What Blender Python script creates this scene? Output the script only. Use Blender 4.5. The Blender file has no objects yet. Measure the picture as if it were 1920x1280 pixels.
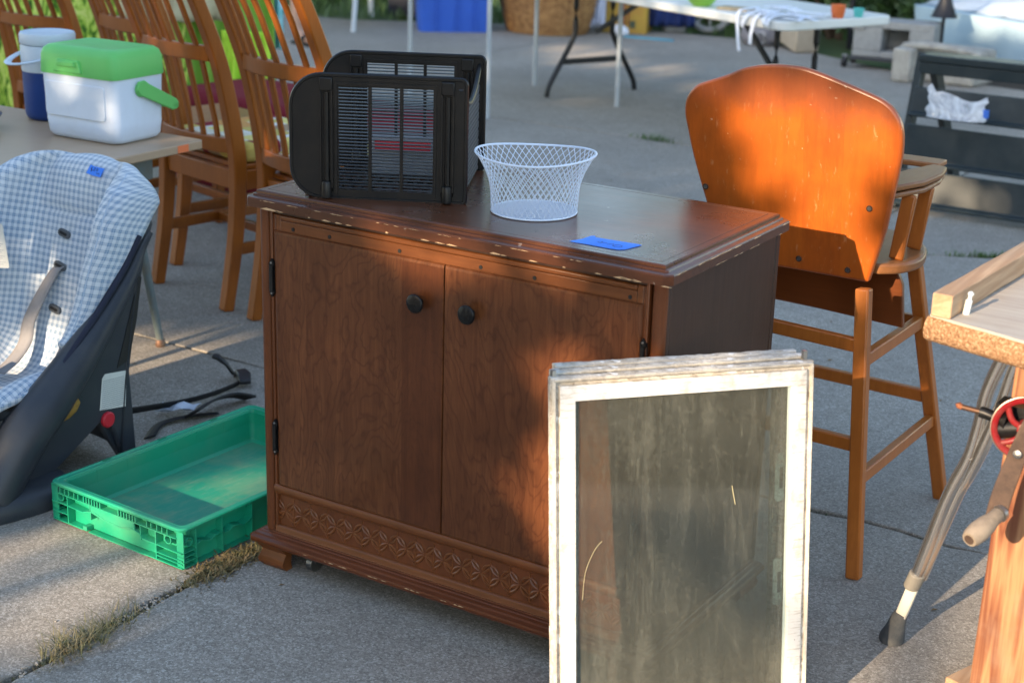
import bpy, math, random
from mathutils import Vector, Matrix, noise
R = math.radians
sc = bpy.context.scene
COL = sc.collection
# ---------------------------------------------------------------- camera
CP = Vector((1.9798, -2.2325, 1.4504)); YAW, PITCH, ROLL = -0.56101, 0.31703, 0.02824
fw = Vector((math.sin(YAW)*math.cos(PITCH), math.cos(YAW)*math.cos(PITCH), -math.sin(PITCH)))
rt = Vector((math.cos(YAW), -math.sin(YAW), 0)); up = rt.cross(fw)
rt, up = rt*math.cos(ROLL)+up*math.sin(ROLL), -rt*math.sin(ROLL)+up*math.cos(ROLL)
cam = bpy.data.objects.new('camera', bpy.data.cameras.new('camera')); COL.objects.link(cam)
cam.matrix_world = Matrix(((rt.x, up.x, -fw.x, CP.x), (rt.y, up.y, -fw.y, CP.y), (rt.z, up.z, -fw.z, CP.z), (0, 0, 0, 1)))
cam.data.sensor_width = 36; cam.data.lens = 56.25; cam.data.clip_end = 400; cam.data.clip_start = 0.05
cam.data.dof.use_dof = True; cam.data.dof.focus_distance = 3.05; cam.data.dof.aperture_fstop = 5.0
sc.camera = cam
# ---------------------------------------------------------------- world, sun, exposure
SUN = Vector((0.099, 0.946, -0.309)).normalized()
w = bpy.data.worlds.new('World'); sc.world = w; w.use_nodes = True
nt = w.node_tree; bg = nt.nodes['Background']
sky = nt.nodes.new('ShaderNodeTexSky'); sky.sky_type = 'NISHITA'; sky.sun_disc = False
sky.sun_elevation = R(18); sky.sun_rotation = R(186); sky.altitude = 200; sky.air_density = 1.0; sky.dust_density = 1.0; sky.ozone_density = 0.2
nt.links.new(sky.outputs[0], bg.inputs[0]); bg.inputs[1].default_value = 0.15
sl = bpy.data.lights.new('sun', 'SUN'); sl.energy = 3.1; sl.angle = R(0.5); sl.color = (1.0, 0.77, 0.52)
so = bpy.data.objects.new('sun', sl); COL.objects.link(so); so.rotation_euler = SUN.to_track_quat('-Z', 'Y').to_euler(); so.location = (-2, -12, 8)
sc.view_settings.view_transform = 'Standard'; sc.view_settings.look = 'None'; sc.view_settings.gamma = 1
sc.view_settings.exposure = 1.88; sc.view_settings.use_curve_mapping = False
sc.cycles.max_bounces = 8; sc.cycles.transparent_max_bounces = 16; sc.cycles.use_denoising = True

# ---------------------------------------------------------------- material helpers
class NT:
    def __init__(s, name):
        s.m = bpy.data.materials.new(name); s.m.use_nodes = True; s.t = s.m.node_tree
        s.b = s.t.nodes['Principled BSDF']; s.out = s.t.nodes['Material Output']
    def n(s, typ, ins=None, **kw):
        n = s.t.nodes.new('ShaderNode'+typ)
        for k, v in kw.items(): setattr(n, k, v)
        for k, v in (ins or {}).items():
            if isinstance(v, bpy.types.NodeSocket): s.t.links.new(v, n.inputs[k])
            else:
                if isinstance(v, tuple) and len(v) == 3 and n.inputs[k].type == 'RGBA': v = v+(1,)
                n.inputs[k].default_value = v
        return n
    def co(s, scale=(1, 1, 1), rot=(0, 0, 0), kind='Object'):
        c = s.n('TexCoord'); mp = s.n('Mapping', {'Vector': c.outputs[kind], 'Scale': scale, 'Rotation': rot}); return mp.outputs[0]
    def noise(s, v, scale, detail=4, rough=.55, dist=0.0):
        return s.n('TexNoise', {'Vector': v, 'Scale': scale, 'Detail': detail, 'Roughness': rough, 'Distortion': dist}).outputs[0]
    def ramp(s, f, stops, interp='LINEAR'):
        n = s.n('ValToRGB', {'Fac': f}); cr = n.color_ramp; cr.interpolation = interp
        while len(cr.elements) < len(stops): cr.elements.new(0.5)
        for e, (p, c) in zip(cr.elements, stops):
            e.position = p; e.color = (c if isinstance(c, tuple) else (c, c, c))[:3]+(1,)
        return n.outputs[0]
    def mix(s, f, a, b, mode='MIX'):
        n = s.t.nodes.new('ShaderNodeMix'); n.data_type = 'RGBA'; n.blend_type = mode
        for i, v in ((0, f), (6, a), (7, b)):
            if isinstance(v, bpy.types.NodeSocket): s.t.links.new(v, n.inputs[i])
            else: n.inputs[i].default_value = v if not isinstance(v, tuple) else v[:3]+(1,)
        return n.outputs[2]
    def math(s, op, a, b=0.0, c=0.0):
        n = s.t.nodes.new('ShaderNodeMath'); n.operation = op
        for i, v in enumerate((a, b, c)):
            if isinstance(v, bpy.types.NodeSocket): s.t.links.new(v, n.inputs[i])
            else: n.inputs[i].default_value = v
        return n.outputs[0]
    def bump(s, h, strength=.3, dist=.002):
        n = s.n('Bump', {'Height': h, 'Strength': strength, 'Distance': dist}); s.t.links.new(n.outputs[0], s.b.inputs['Normal'])
    def set(s, **kw):
        mp = {'col': 'Base Color', 'rough': 'Roughness', 'metal': 'Metallic', 'coat': 'Coat Weight', 'coatr': 'Coat Roughness', 'spec': 'Specular IOR Level', 'sheen': 'Sheen Weight', 'alpha': 'Alpha', 'trans': 'Transmission Weight', 'sub': 'Subsurface Weight'}
        for k, v in kw.items():
            i = s.b.inputs[mp[k]]
            if isinstance(v, bpy.types.NodeSocket): s.t.links.new(v, i)
            else: i.default_value = v if not isinstance(v, tuple) else v[:3]+(1,)
        return s.m

def dark(c, k): return tuple(x*k for x in c)
def plastic(name, c, rough=.4, dirt=.12, spec=.35, sc_=9.0, dirtc=None):
    spec = min(spec, .35); s = NT(name); v = s.co(); n1 = s.noise(v, sc_, 6, .65)
    n2 = s.noise(v, 90, 3)
    c2 = dirtc or dark(c, .55)
    f = s.math('MULTIPLY', s.ramp(n1, [(.45, 0.0), (.75, 1.0)]), dirt*2)
    col = s.mix(f, c, c2)
    s.bump(n2, .06, .001)
    return s.set(col=col, rough=s.math('MULTIPLY_ADD', n1, .25, rough-.1), spec=spec)
def wood(name, c, rough=.35, axis='z', grain=1.0, coat=.0, blot=.35, fig=0.0, cd=None, scale=1.0, specks=0.0):
    s = NT(name); st = {'z': (1, 1, .07), 'x': (.07, 1, 1), 'y': (1, .07, 1)}[axis]
    st = tuple(a*scale for a in st)
    v = s.co(st); v0 = s.co()
    g1 = s.noise(v, 45, 6, .65, .6); g2 = s.noise(v, 190, 4, .6)
    big = s.noise(v0, 5.5, 6, .68)
    cd = cd or dark(c, .45)
    f = s.ramp(g1, [(.32, 1.0), (.62, 0.0)])
    col = s.mix(s.math('MULTIPLY', f, .6*grain), c, cd)
    col = s.mix(s.math('MULTIPLY', s.ramp(g2, [(.4, 1.0), (.6, 0.0)]), .35*grain), col, cd)
    col = s.mix(s.math('MULTIPLY', s.ramp(big, [(.35, 1.0), (.7, 0.0)]), blot), col, dark(c, .38))
    if fig > 0:
        vf = s.co((1, 1, .42)); d = s.noise(vf, 4.2, 5, .52, .35)
        fr = s.math('PINGPONG', s.math('MULTIPLY', d, 72.0), 1.0)
        fl = s.ramp(fr, [(.0, 1.0), (.10, .6), (.45, 0.0)])
        col = s.mix(s.math('MULTIPLY', fl, fig), col, dark(cd, .7))
    if specks > 0:
        sp = s.ramp(s.noise(v0, 60, 2, .5), [(.74, 0.0), (.77, 1.0)])
        col = s.mix(s.math('MULTIPLY', sp, specks), col, (.75, .62, .5))
    s.bump(g2, .12, .0008)
    return s.set(col=col, rough=s.math('MULTIPLY_ADD', big, .3, rough-.15), coat=coat*.6, coatr=.18, spec=.28)
def metal(name, c, rough=.3, m=1.0, rust=0.0, rc=(.16, .06, .03)):
    s = NT(name); v = s.co(); n1 = s.noise(v, 30, 6, .7)
    col = s.mix(s.math('MULTIPLY', s.ramp(n1, [(.4, 0.0), (.6, 1.0)]), rust), c, rc)
    s.bump(n1, .1+rust*.4, .0008)
    return s.set(col=col, metal=m, rough=s.math('MULTIPLY_ADD', n1, .3, rough-.1))

M = {}
def concrete(name, tint=1.0):
    s = NT(name); v = s.co(kind='Object')
    big = s.noise(v, 1.3, 5, .6); mid = s.noise(v, 14, 5, .65)
    vor = s.n('TexVoronoi', {'Vector': v, 'Scale': 250.0, 'Randomness': 1.0}, feature='F1')
    peb = s.n('TexVoronoi', {'Vector': v, 'Scale': 250.0, 'Randomness': 1.0}, feature='F1').outputs['Color']
    pebv = s.ramp(s.n('SeparateColor', {'Color': peb}).outputs[0], [(0.0, (.13, .115, .095)), (.35, (.30, .27, .23)), (.7, (.42, .38, .33)), (1.0, (.70, .66, .59))])
    fine = s.noise(v, 430, 4, .75)
    base = s.mix(s.ramp(mid, [(.3, 0.0), (.7, 1.0)]), (.29*tint, .26*tint, .215*tint), (.42*tint, .38*tint, .318*tint))
    base = s.mix(.5, base, pebv)
    base = s.mix(s.math('MULTIPLY', s.ramp(fine, [(.36, 1.0), (.50, 0.0)]), .8), base, (.085, .075, .062))
    base = s.mix(s.math('MULTIPLY', s.ramp(big, [(.35, 1.0), (.65, 0.0)]), .4), base, (.17*tint, .155*tint, .135*tint))
    spot = s.n('TexVoronoi', {'Vector': v, 'Scale': 9.0}).outputs['Distance']; base = s.mix(s.math('MULTIPLY', s.ramp(spot, [(.03, 1.0), (.10, 0.0)]), .5), base, (.12, .10, .08))
    stain = s.noise(v, 5.5, 5, .6, .6)
    base = s.mix(s.math('MULTIPLY', s.ramp(stain, [(.62, 0.0), (.75, 1.0)]), .35), base, (.15, .14, .12))
    h = s.math('ADD', s.math('MULTIPLY', vor.outputs['Distance'], -.8), fine)
    s.bump(h, .22, .0015)
    return s.set(col=base, rough=.9, spec=.25)
M['concrete'] = concrete('concrete', .92)
M['soil'] = NT('soil').set(col=(.05, .038, .026), rough=1.0)
def leafmat(name, c1, c2, sc_=4.0):
    s = NT(name); n = s.noise(s.co(), sc_, 4, .7); oi = s.noise(s.co(), 40, 2, .5)
    col = s.mix(s.ramp(n, [(.35, 0.0), (.65, 1.0)]), c1, c2)
    col = s.mix(s.math('MULTIPLY', s.ramp(oi, [(.35, 0.0), (.7, 1.0)]), .4), col, dark(c1, .5))
    return s.set(col=col, rough=.6)
M['grass'] = leafmat('grass_blades', (.05, .11, .02), (.10, .17, .04), 2.0)
M['drygrass'] = leafmat('dry_grass', (.27, .22, .12), (.10, .12, .04), 25.0)
M['moss'] = leafmat('weed_clump', (.25, .17, .08), (.11, .12, .04), 40.0)
M['hedge'] = leafmat('hedge_leaves', (.02, .05, .012), (.045, .095, .02), 3.0)
M['variegated'] = leafmat('variegated_leaves', (.16, .24, .10), (.55, .58, .40), 14.0)
M['treeleaf'] = leafmat('tree_leaves', (.04, .09, .02), (.07, .13, .03), 3.0)
M['bark'] = wood('bark', (.14, .10, .07), .9, 'z', 1.0, 0, .5)

# ---------------------------------------------------------------- mesh helpers
class MB:
    def __init__(s): s.v = []; s.f = []; s.uv = None
    def add(s, vs, fs):
        o = len(s.v); s.v += [Vector(p) for p in vs]; s.f += [tuple(i+o for i in f) for f in fs]; return s
    def box(s, x0, x1, y0, y1, z0, z1):
        return s.add([(x0,y0,z0),(x1,y0,z0),(x1,y1,z0),(x0,y1,z0),(x0,y0,z1),(x1,y0,z1),(x1,y1,z1),(x0,y1,z1)],
                     [(0,3,2,1),(4,5,6,7),(0,1,5,4),(1,2,6,5),(2,3,7,6),(3,0,4,7)])
    def obox(s, M4, x0, x1, y0, y1, z0, z1):
        n = len(s.v); s.box(x0, x1, y0, y1, z0, z1)
        for i in range(n, len(s.v)): s.v[i] = M4 @ s.v[i]
        return s
    def bar(s, a, b, w, h, upv=(0, 0, 1), w2=None, h2=None):
        a = Vector(a); b = Vector(b); d = (b-a).normalized(); x = d.cross(Vector(upv))
        if x.length < 1e-4: x = d.cross(Vector((0, 1, 0)))
        x.normalize(); y = x.cross(d); w2 = w2 or w; h2 = h2 or h; vs = []
        for p, ww, hh in ((a, w, h), (b, w2, h2)):
            for sx, sy in ((-1,-1),(1,-1),(1,1),(-1,1)): vs.append(p+x*sx*ww/2+y*sy*hh/2)
        return s.add(vs, [(0,3,2,1),(4,5,6,7),(0,1,5,4),(1,2,6,5),(2,3,7,6),(3,0,4,7)])
    def beam(s, pts, w, h, upv=(0, 0, 1)):
        """rectangular section swept along a polyline"""
        pts = [Vector(p) for p in pts]; vs = []; fs = []; n = len(pts)
        for i, p in enumerate(pts):
            d = (pts[min(i+1, n-1)]-pts[max(i-1, 0)]).normalized(); x = d.cross(Vector(upv)).normalized(); y = x.cross(d)
            ww = w[i] if isinstance(w, (list, tuple)) else w; hh = h[i] if isinstance(h, (list, tuple)) else h
            for sx, sy in ((-1,-1),(1,-1),(1,1),(-1,1)): vs.append(p+x*sx*ww/2+y*sy*hh/2)
        for i in range(n-1):
            for k in range(4): a = i*4+k; b = i*4+(k+1) % 4; fs.append((a, b, b+4, a+4))
        fs += [(3, 2, 1, 0), tuple((n-1)*4+k for k in range(4))]
        return s.add(vs, fs)
    def tube(s, pts, r, n=12, cap=True, flat=1.0, upv=(0, 0, 1), closed=False):
        pts = [Vector(p) for p in pts]; vs = []; fs = []; m = len(pts)
        for i, p in enumerate(pts):
            if closed: d = (pts[(i+1) % m]-pts[i-1]).normalized()
            else: d = (pts[min(i+1, m-1)]-pts[max(i-1, 0)]).normalized()
            x = d.cross(Vector(upv))
            if x.length < 1e-3: x = d.cross(Vector((0, 1, 0)))
            x.normalize(); y = x.cross(d); rr = r[i] if isinstance(r, (list, tuple)) else r
            for k in range(n):
                a = 2*math.pi*k/n; vs.append(p+x*rr*math.cos(a)+y*rr*flat*math.sin(a))
        for i in range(m if closed else m-1):
            j = (i+1) % m
            for k in range(n): fs.append((i*n+k, i*n+(k+1) % n, j*n+(k+1) % n, j*n+k))
        if cap and not closed: fs += [tuple(reversed(range(n))), tuple((m-1)*n+k for k in range(n))]
        return s.add(vs, fs)
    def lathe(s, prof, n=32, c=(0, 0, 0), sx=1.0, sy=1.0, cap=True):
        vs = []; fs = []; m = len(prof)
        for r, z in prof:
            for k in range(n):
                a = 2*math.pi*k/n; vs.append((c[0]+r*sx*math.cos(a), c[1]+r*sy*math.sin(a), c[2]+z))
        for i in range(m-1):
            for k in range(n): fs.append((i*n+k, i*n+(k+1) % n, (i+1)*n+(k+1) % n, (i+1)*n+k))
        if cap: fs += [tuple(reversed(range(n))), tuple((m-1)*n+k for k in range(n))]
        return s.add(vs, fs)
    def prism(s, poly, fn0, fn1):
        """poly of 2D points; fn0/fn1 map (a,b) to the two end faces"""
        n = len(poly); vs = [fn0(a, b) for a, b in poly]+[fn1(a, b) for a, b in poly]
        return s.add(vs, [tuple(reversed(range(n))), tuple(range(n, 2*n))]+[(k, (k+1) % n, n+(k+1) % n, n+k) for k in range(n)])
    def px(s, poly, x0, x1): return s.prism(poly, lambda a, b: (x0, a, b), lambda a, b: (x1, a, b))
    def py(s, poly, y0, y1): return s.prism(poly, lambda a, b: (a, y0, b), lambda a, b: (a, y1, b))
    def pz(s, poly, z0, z1): return s.prism(poly, lambda a, b: (a, b, z0), lambda a, b: (a, b, z1))
    def grid(s, rows, closed_u=False):
        m = len(rows); n = len(rows[0]); vs = [p for r in rows for p in r]; fs = []
        for i in range(m-1):
            for k in range(n if closed_u else n-1): fs.append((i*n+k, i*n+(k+1) % n, (i+1)*n+(k+1) % n, (i+1)*n+k))
        return s.add(vs, fs)
    def xf(s, M4): s.v = [M4 @ p for p in s.v]; return s

def obj(name, mb, mat, parent=None, world=False, bev=0.0, sub=0, smooth=True, seg=2, solid=0.0, ang=35, uvs=None, label=None, kind=None, recalc=True):
    vs = mb.v
    if world and parent is not None:
        inv = rootmat(parent).inverted(); vs = [inv @ p for p in vs]
    me = bpy.data.meshes.new(name); me.from_pydata([tuple(p) for p in vs], [], mb.f)
    if uvs:
        ul = me.uv_layers.new(name='uv')
        for lp in me.loops: ul.data[lp.index].uv = uvs[lp.vertex_index]
    if recalc:
        import bmesh
        bm = bmesh.new(); bm.from_mesh(me); bmesh.ops.recalc_face_normals(bm, faces=bm.faces); bm.to_mesh(me); bm.free()
    for m in (mat if isinstance(mat, (list, tuple)) else [mat]): me.materials.append(m)
    if smooth:
        me.shade_smooth()
        if not sub: me.set_sharp_from_angle(angle=R(ang))
    o = bpy.data.objects.new(name, me); COL.objects.link(o)
    if parent is not None: o.parent = parent
    if solid: md = o.modifiers.new('s', 'SOLIDIFY'); md.thickness = solid; md.offset = 0
    if bev: md = o.modifiers.new('b', 'BEVEL'); md.width = bev; md.segments = seg; md.limit_method = 'ANGLE'; md.angle_limit = R(40)
    if sub: md = o.modifiers.new('u', 'SUBSURF'); md.levels = sub; md.render_levels = sub
    if label: o['label'] = label
    if kind: o['kind'] = kind
    return o
def rootmat(o):
    m = o.matrix_basis.copy()
    while o.parent: o = o.parent; m = o.matrix_basis @ m
    return m
def thing(name, label, cat, loc=(0, 0, 0), rz=0.0, group=None, M4=None):
    o = bpy.data.objects.new(name, None); COL.objects.link(o); o.empty_display_size = .1
    if M4 is not None: o.matrix_basis = M4
    else: o.location = loc; o.rotation_euler = (0, 0, rz)
    o['label'] = label; o['category'] = cat
    if group: o['group'] = group
    return o
def tag(o, label, cat, group=None, kind=None):
    o['label'] = label; o['category'] = cat
    if group: o['group'] = group
    if kind: o['kind'] = kind
    return o
def dup(o, parent=None):
    c = o.copy(); COL.objects.link(c)
    if parent is not None: c.parent = parent
    for ch in list(o.children): dup(ch, c)
    return c
def inst(o, parent, loc=None, M4=None):
    c = o.copy(); COL.objects.link(c); c.parent = parent
    if loc is not None: c.location = loc
    if M4 is not None: c.matrix_basis = M4
    return c
def frame(o, x, y, z):
    x = Vector(x).normalized(); y = Vector(y).normalized(); z = Vector(z).normalized()
    return Matrix(((x.x, y.x, z.x, o[0]), (x.y, y.y, z.y, o[1]), (x.z, y.z, z.z, o[2]), (0, 0, 0, 1)))
def spline(pts, n=8):
    pts = [Vector(p) for p in pts]; out = []
    for i in range(len(pts)-1):
        p0 = pts[max(i-1, 0)]; p1 = pts[i]; p2 = pts[i+1]; p3 = pts[min(i+2, len(pts)-1)]
        for k in range(n):
            t = k/n; out.append(.5*((2*p1)+(p2-p0)*t+(2*p0-5*p1+4*p2-p3)*t*t+(3*p1-p0-3*p2+p3)*t**3))
    out.append(pts[-1]); return out
def rrect(x0, x1, y0, y1, r, n=5):
    out = []
    rs = r if isinstance(r, (list, tuple)) else [r]*4
    for (cx, cy, a0), rr in zip(((x1, y0, -90), (x1, y1, 0), (x0, y1, 90), (x0, y0, 180)), rs):
        sx = -1 if cx == x1 else 1; sy = 1 if cy == y0 else -1
        if rr < 1e-5: out.append((cx, cy)); continue
        for k in range(n+1):
            a = R(a0+90*k/n); out.append((cx+sx*rr+rr*math.cos(a), cy+sy*rr+rr*math.sin(a)))
    return out
rnd = random.Random(4)

# ---------------------------------------------------------------- ground
def edge(a, b, amp, n, seed):
    a = Vector(a); b = Vector(b); d = (b-a); p = Vector((-d.y, d.x)).normalized(); out = []
    for k in range(n):
        t = k/n; q = a+d*t; o = noise.noise(Vector((q.x*7+seed, q.y*7, seed)))*amp*2+noise.noise(Vector((q.x*31+seed, q.y*31, seed)))*amp*.8
        if k == 0: o = 0
        out.append((q+p*o)[:])
    return out
sol = obj('soil', MB().add([(-60, -40, -.035), (60, -40, -.035), (60, 90, -.035), (-60, 90, -.035)], [(0, 1, 2, 3)]), M['soil']); sol['kind'] = 'structure'
drive = bpy.data.objects.new('driveway', None); COL.objects.link(drive); drive['kind'] = 'structure'
g = .006
OB = lambda x: 3.15+(x-.1)*.58
slabs = [
    [((-.055-g*1.5, -3.3), .005, 260), ((-.055-g*1.3, .90), .004, 30), ((-3.7, .90), .003, 20), ((-3.7, -3.3), .003, 10)],
    [((-.055+g, -3.3), .003, 12), ((3.6, -3.3), .003, 14), ((3.6, .905), .010, 90), ((-.055+g*1.2, .905), .006, 260)],
    [((-.055-g, .912), .003, 12), ((-.055-g, 4.495), .004, 24), ((-3.7, 4.52), .003, 24), ((-3.7, .912), .003, 20)],
    [((-.055+g, .916), .009, 90), ((3.6, .918), .003, 14), ((3.6, OB(3.6)-.01), .006, 30), ((-.055+g, OB(-.055)-.01), .003, 14)],
    [((-.055+g, OB(-.055)+.01), .006, 30), ((3.6, OB(3.6)+.01), .003, 14), ((3.6, 7.4), .003, 14), ((-.055+g, 7.2), .003, 14)],
    [((-.055-g, 4.515), .003, 14), ((-.055-g, 7.2), .003, 14), ((-1.35, 7.5), .004, 14), ((-2.6, 8.25), .004, 14), ((-3.7, 8.2), .003, 14), ((-3.7, 4.54), .004, 20)],
    [((-3.712, 4.54), .003, 14), ((-3.712, 8.2), .004, 14), ((-5.4, 7.15), .004, 14), ((-7.4, 6.9), .004, 14), ((-7.4, 4.54), .003, 14)],
    [((-3.712, .905), .003, 14), ((-3.712, 4.525), .003, 14), ((-7.4, 4.525), .003, 14), ((-7.4, .905), .003, 14)],
    [((-3.712, -3.3), .003, 14), ((-3.712, .893), .003, 14), ((-7.4, .893), .003, 14), ((-7.4, -3.3), .003, 14)],
    [((-7.4, -9), .003, 10), ((3.6, -9), .003, 10), ((3.6, -3.312), .003, 10), ((-7.4, -3.312), .003, 10)],
]
for i, sb in enumerate(slabs):
    poly = []
    for k, (p, amp, n) in enumerate(sb):
        poly += edge(p, sb[(k+1) % len(sb)][0], amp, n, i*3.1+k)
    o = obj('slab', MB().pz(poly, -.09, 0), M['concrete'], drive, smooth=False, bev=.004, seg=2)
# small broken concrete chips and dirt in the joint
def scatter_chips(name, pts, size, mat, seed, hz=.5):
    r = random.Random(seed); mb = MB()
    for (x, y) in pts:
        s = size*r.uniform(.4, 1.3); vs = []; M4 = Matrix.Translation((x, y, s*.1)) @ Matrix.Rotation(r.uniform(0, 6), 4, 'Z') @ Matrix.Rotation(r.uniform(-.5, .5), 4, 'X')
        n0 = len(mb.v); mb.obox(M4, -s, s, -s*r.uniform(.4, .9), s*.6, -s*hz, s*hz)
        for q in range(n0, len(mb.v)): mb.v[q] += Vector((r.uniform(-1, 1), r.uniform(-1, 1), r.uniform(-1, 1)))*s*.35
    return obj(name, mb, mat, smooth=False)
M['rubble'] = NT('rubble').set(col=(.34, .31, .27), rough=.95)
r = random.Random(9)
cp = [(-.055+r.gauss(0, .010), y) for y in [r.choice([r.gauss(-.27, .05), r.uniform(-.62, .0)]) for _ in range(95)]]
o = scatter_chips('joint_rubble', cp, .0032, M['rubble'], 5, .35); tag(o, 'crumbs of broken concrete in the slab joint', 'rubble', kind='stuff')
r = random.Random(19)
cp = [(r.uniform(-1.0, 1.6), r.uniform(-.9, .9)) for _ in range(70)]
o = scatter_chips('grit', cp, .0022, M['rubble'], 6); tag(o, 'small loose grit scattered over the concrete', 'grit', kind='stuff')

r = random.Random(41); mbl = MB()
for _ in range(46):
    x, y = r.uniform(-1.6, 1.7), r.uniform(-.7, 3.6); a = r.uniform(0, 6.28); L_ = r.uniform(.004, .011); d = Vector((math.cos(a), math.sin(a), 0)); n_ = Vector((-d.y, d.x, 0)); c_ = Vector((x, y, .0015))
    mbl.add([c_-d*L_, c_+n_*L_*.4+Vector((0, 0, .002)), c_+d*L_, c_-n_*L_*.4+Vector((0, 0, .001))], [(0, 1, 2, 3)])
o = obj('leaf_litter', mbl, NT('dry_leaf_bits').set(col=(.20, .12, .05), rough=.9), smooth=False, recalc=False); tag(o, 'tiny bits of dry leaf scattered over the driveway', 'leaf litter', kind='stuff')

def blades(name, pts, hgt, wid, mat, seed, lean=.6, nb=1):
    r = random.Random(seed); mb = MB()
    for (x, y) in pts:
        for _ in range(nb):
            a = r.uniform(0, 6.283); h = hgt*r.uniform(.4, 1.25); l = h*lean*r.uniform(.2, 1.3); wd = wid*r.uniform(.6, 1.3)
            dx, dy = math.cos(a), math.sin(a); px_, py_ = -dy*wd, dx*wd
            p0 = Vector((x, y, -.01)); p1 = p0+Vector((dx*l*.35, dy*l*.35, h*.6)); p2 = p0+Vector((dx*l, dy*l, h))
            s = Vector((px_, py_, 0))
            mb.add([p0-s, p0+s, p1+s*.7, p1-s*.7, p2], [(0, 1, 2, 3), (3, 2, 4)])
    return obj(name, mb, mat, smooth=False, recalc=False)
def gpts(cx, cy, sx, sy, n, seed):
    r = random.Random(seed); return [(cx+r.gauss(0, sx), cy+r.gauss(0, sy)) for _ in range(n)]
o = blades('grass_tuft', gpts(-.045, -.47, .020, .035, 330, 1)+gpts(-.05, -.40, .014, .05, 260, 31), .036, .0012, M['drygrass'], 1, 1.6); tag(o, 'dry grass tuft in the joint at the lower left corner', 'grass tuft')
o = blades('joint_weeds', gpts(-.052, -.07, .017, .05, 1900, 2)+gpts(-.053, .06, .014, .07, 1500, 12), .017, .0032, M['moss'], 2, 1.3); tag(o, 'yellow brown weeds filling the joint beside the green tote', 'weeds', kind='stuff')
jp = [(-.055+rnd.gauss(0, .009), y) for y in [rnd.uniform(-.75, -.1) for _ in range(700)]]
o = blades('joint_straw', jp, .006, .0010, M['drygrass'], 3, 2.2); tag(o, 'thin dry straw lying along the slab joint', 'straw', kind='stuff')
o = blades('grass_tuft', gpts(-1.49, 4.52, .06, .02, 150, 4), .035, .0022, M['grass'], 4, .8); tag(o, 'green grass tuft in the joint behind the wire basket', 'grass tuft')
pp = [(x, OB(x)+rnd.gauss(0, .008)) for x in [rnd.gauss(.52, .09) for _ in range(420)]]
o = blades('grass_tuft', pp, .03, .002, M['grass'], 5, .8); tag(o, 'low green grass in the joint right of the high chair seat', 'grass tuft')
cr = [(x, .911+noise.noise(Vector((x*7, .9, 0)))*.01) for x in [rnd.uniform(.75, 1.5) for _ in range(260)]]
o = blades('crack_moss', cr, .006, .0018, M['hedge'], 6, 1.4); tag(o, 'dark moss growing in the crack under the high chair', 'moss', kind='stuff')
# lawn
lp = []
for _ in range(26000):
    x = rnd.uniform(-13, -2.4); y = rnd.uniform(6.85, 12.5)
    lim = 6.9 if x < -7.4 else (6.9+(x+7.4)*.125 if x < -5.4 else (7.15+(x+5.4)*.62 if x < -3.7 else 8.25))
    if y > lim+.03: lp.append((x, y))
o = blades('lawn_grass', lp, .10, .006, M['grass'], 7, .7); tag(o, 'green lawn beyond the driveway edge', 'grass', kind='stuff')
lw = obj('lawn', MB().add([(-30, 6.0, -.02), (12, 6.0, -.02), (12, 60, -.02), (-30, 60, -.02)], [(0, 1, 2, 3)]), NT('lawn_soil').set(col=(.05, .08, .02), rough=1)); lw['kind'] = 'structure'
lw2 = obj('verge', MB().add([(-.9, 7.0, -.019), (6, 7.0, -.019), (6, 8.0, -.019), (-.9, 8.0, -.019)], [(0, 1, 2, 3)]), M['soil']); lw2['kind'] = 'structure'

def leaves(mb, n, fn, size, r):
    for _ in range(n):
        p = fn(); s = size*r.uniform(.6, 1.4)
        a = Vector((r.gauss(0, 1), r.gauss(0, 1), r.gauss(0, 1))).normalized(); b = a.cross(Vector((r.gauss(0, 1), r.gauss(0, 1), r.gauss(0, 1)))).normalized()
        mb.add([p-a*s, p+b*s*.45, p+a*s, p-b*s*.45], [(0, 1, 2, 3)])
def bush(name, label, cat, loc, size, n, leaf, mat, seed, group=None):
    r = random.Random(seed); t = thing(name, label, cat, loc, group=group); mb = MB()
    bl = [(Vector((r.uniform(-.75, .75)*size[0], r.uniform(-.7, .7)*size[1], r.uniform(.25, .8)*size[2])), r.uniform(.3, .5)) for _ in range(14)]
    def f():
        c, k = r.choice(bl); d = Vector((r.gauss(0, 1), r.gauss(0, 1), r.gauss(0, 1))).normalized()*r.uniform(.5, 1)
        q = c+Vector((d.x*size[0]*k, d.y*size[1]*k, d.z*size[2]*k)); q.z = abs(q.z)+.02; return q
    leaves(mb, n, f, leaf, r); obj('foliage', mb, mat, t, smooth=False, recalc=False)
    st = MB()
    for k in range(6):
        c, _ = bl[k]; st.tube([(c.x*.15, c.y*.15, -.03), (c.x*.5, c.y*.5, c.z*.5), tuple(c)], [.02, .013, .006], 6)
    obj('stem', st, M['bark'], t); return t
bush('hedge_shrub', 'dark green shrub behind the far corner of the white table', 'shrub', (-2.3, 8.9, 0), (.55, .4, .9), 5200, .045, M['hedge'], 1)
bush('hedge_shrub', 'dark shrub behind the stone wagon wheel', 'shrub', (-3.35, 8.95, 0), (.6, .4, .8), 5200, .045, M['hedge'], 2)
bush('hedge_shrub', 'dark green shrub behind the boxes under the white table', 'shrub', (-4.4, 9.2, 0), (.6, .4, .9), 4500, .05, M['hedge'], 3)
bush('hedge_shrub', 'green shrub at the top right above the pale tub', 'shrub', (-.3, 10.6, 0), (1.2, .5, 1.0), 6000, .05, M['hedge'], 4)
bush('hedge_shrub', 'dark green shrub behind the grey block with a hole', 'shrub', (-1.85, 8.6, 0), (.3, .3, .45), 3000, .035, M['hedge'], 7)
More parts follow.
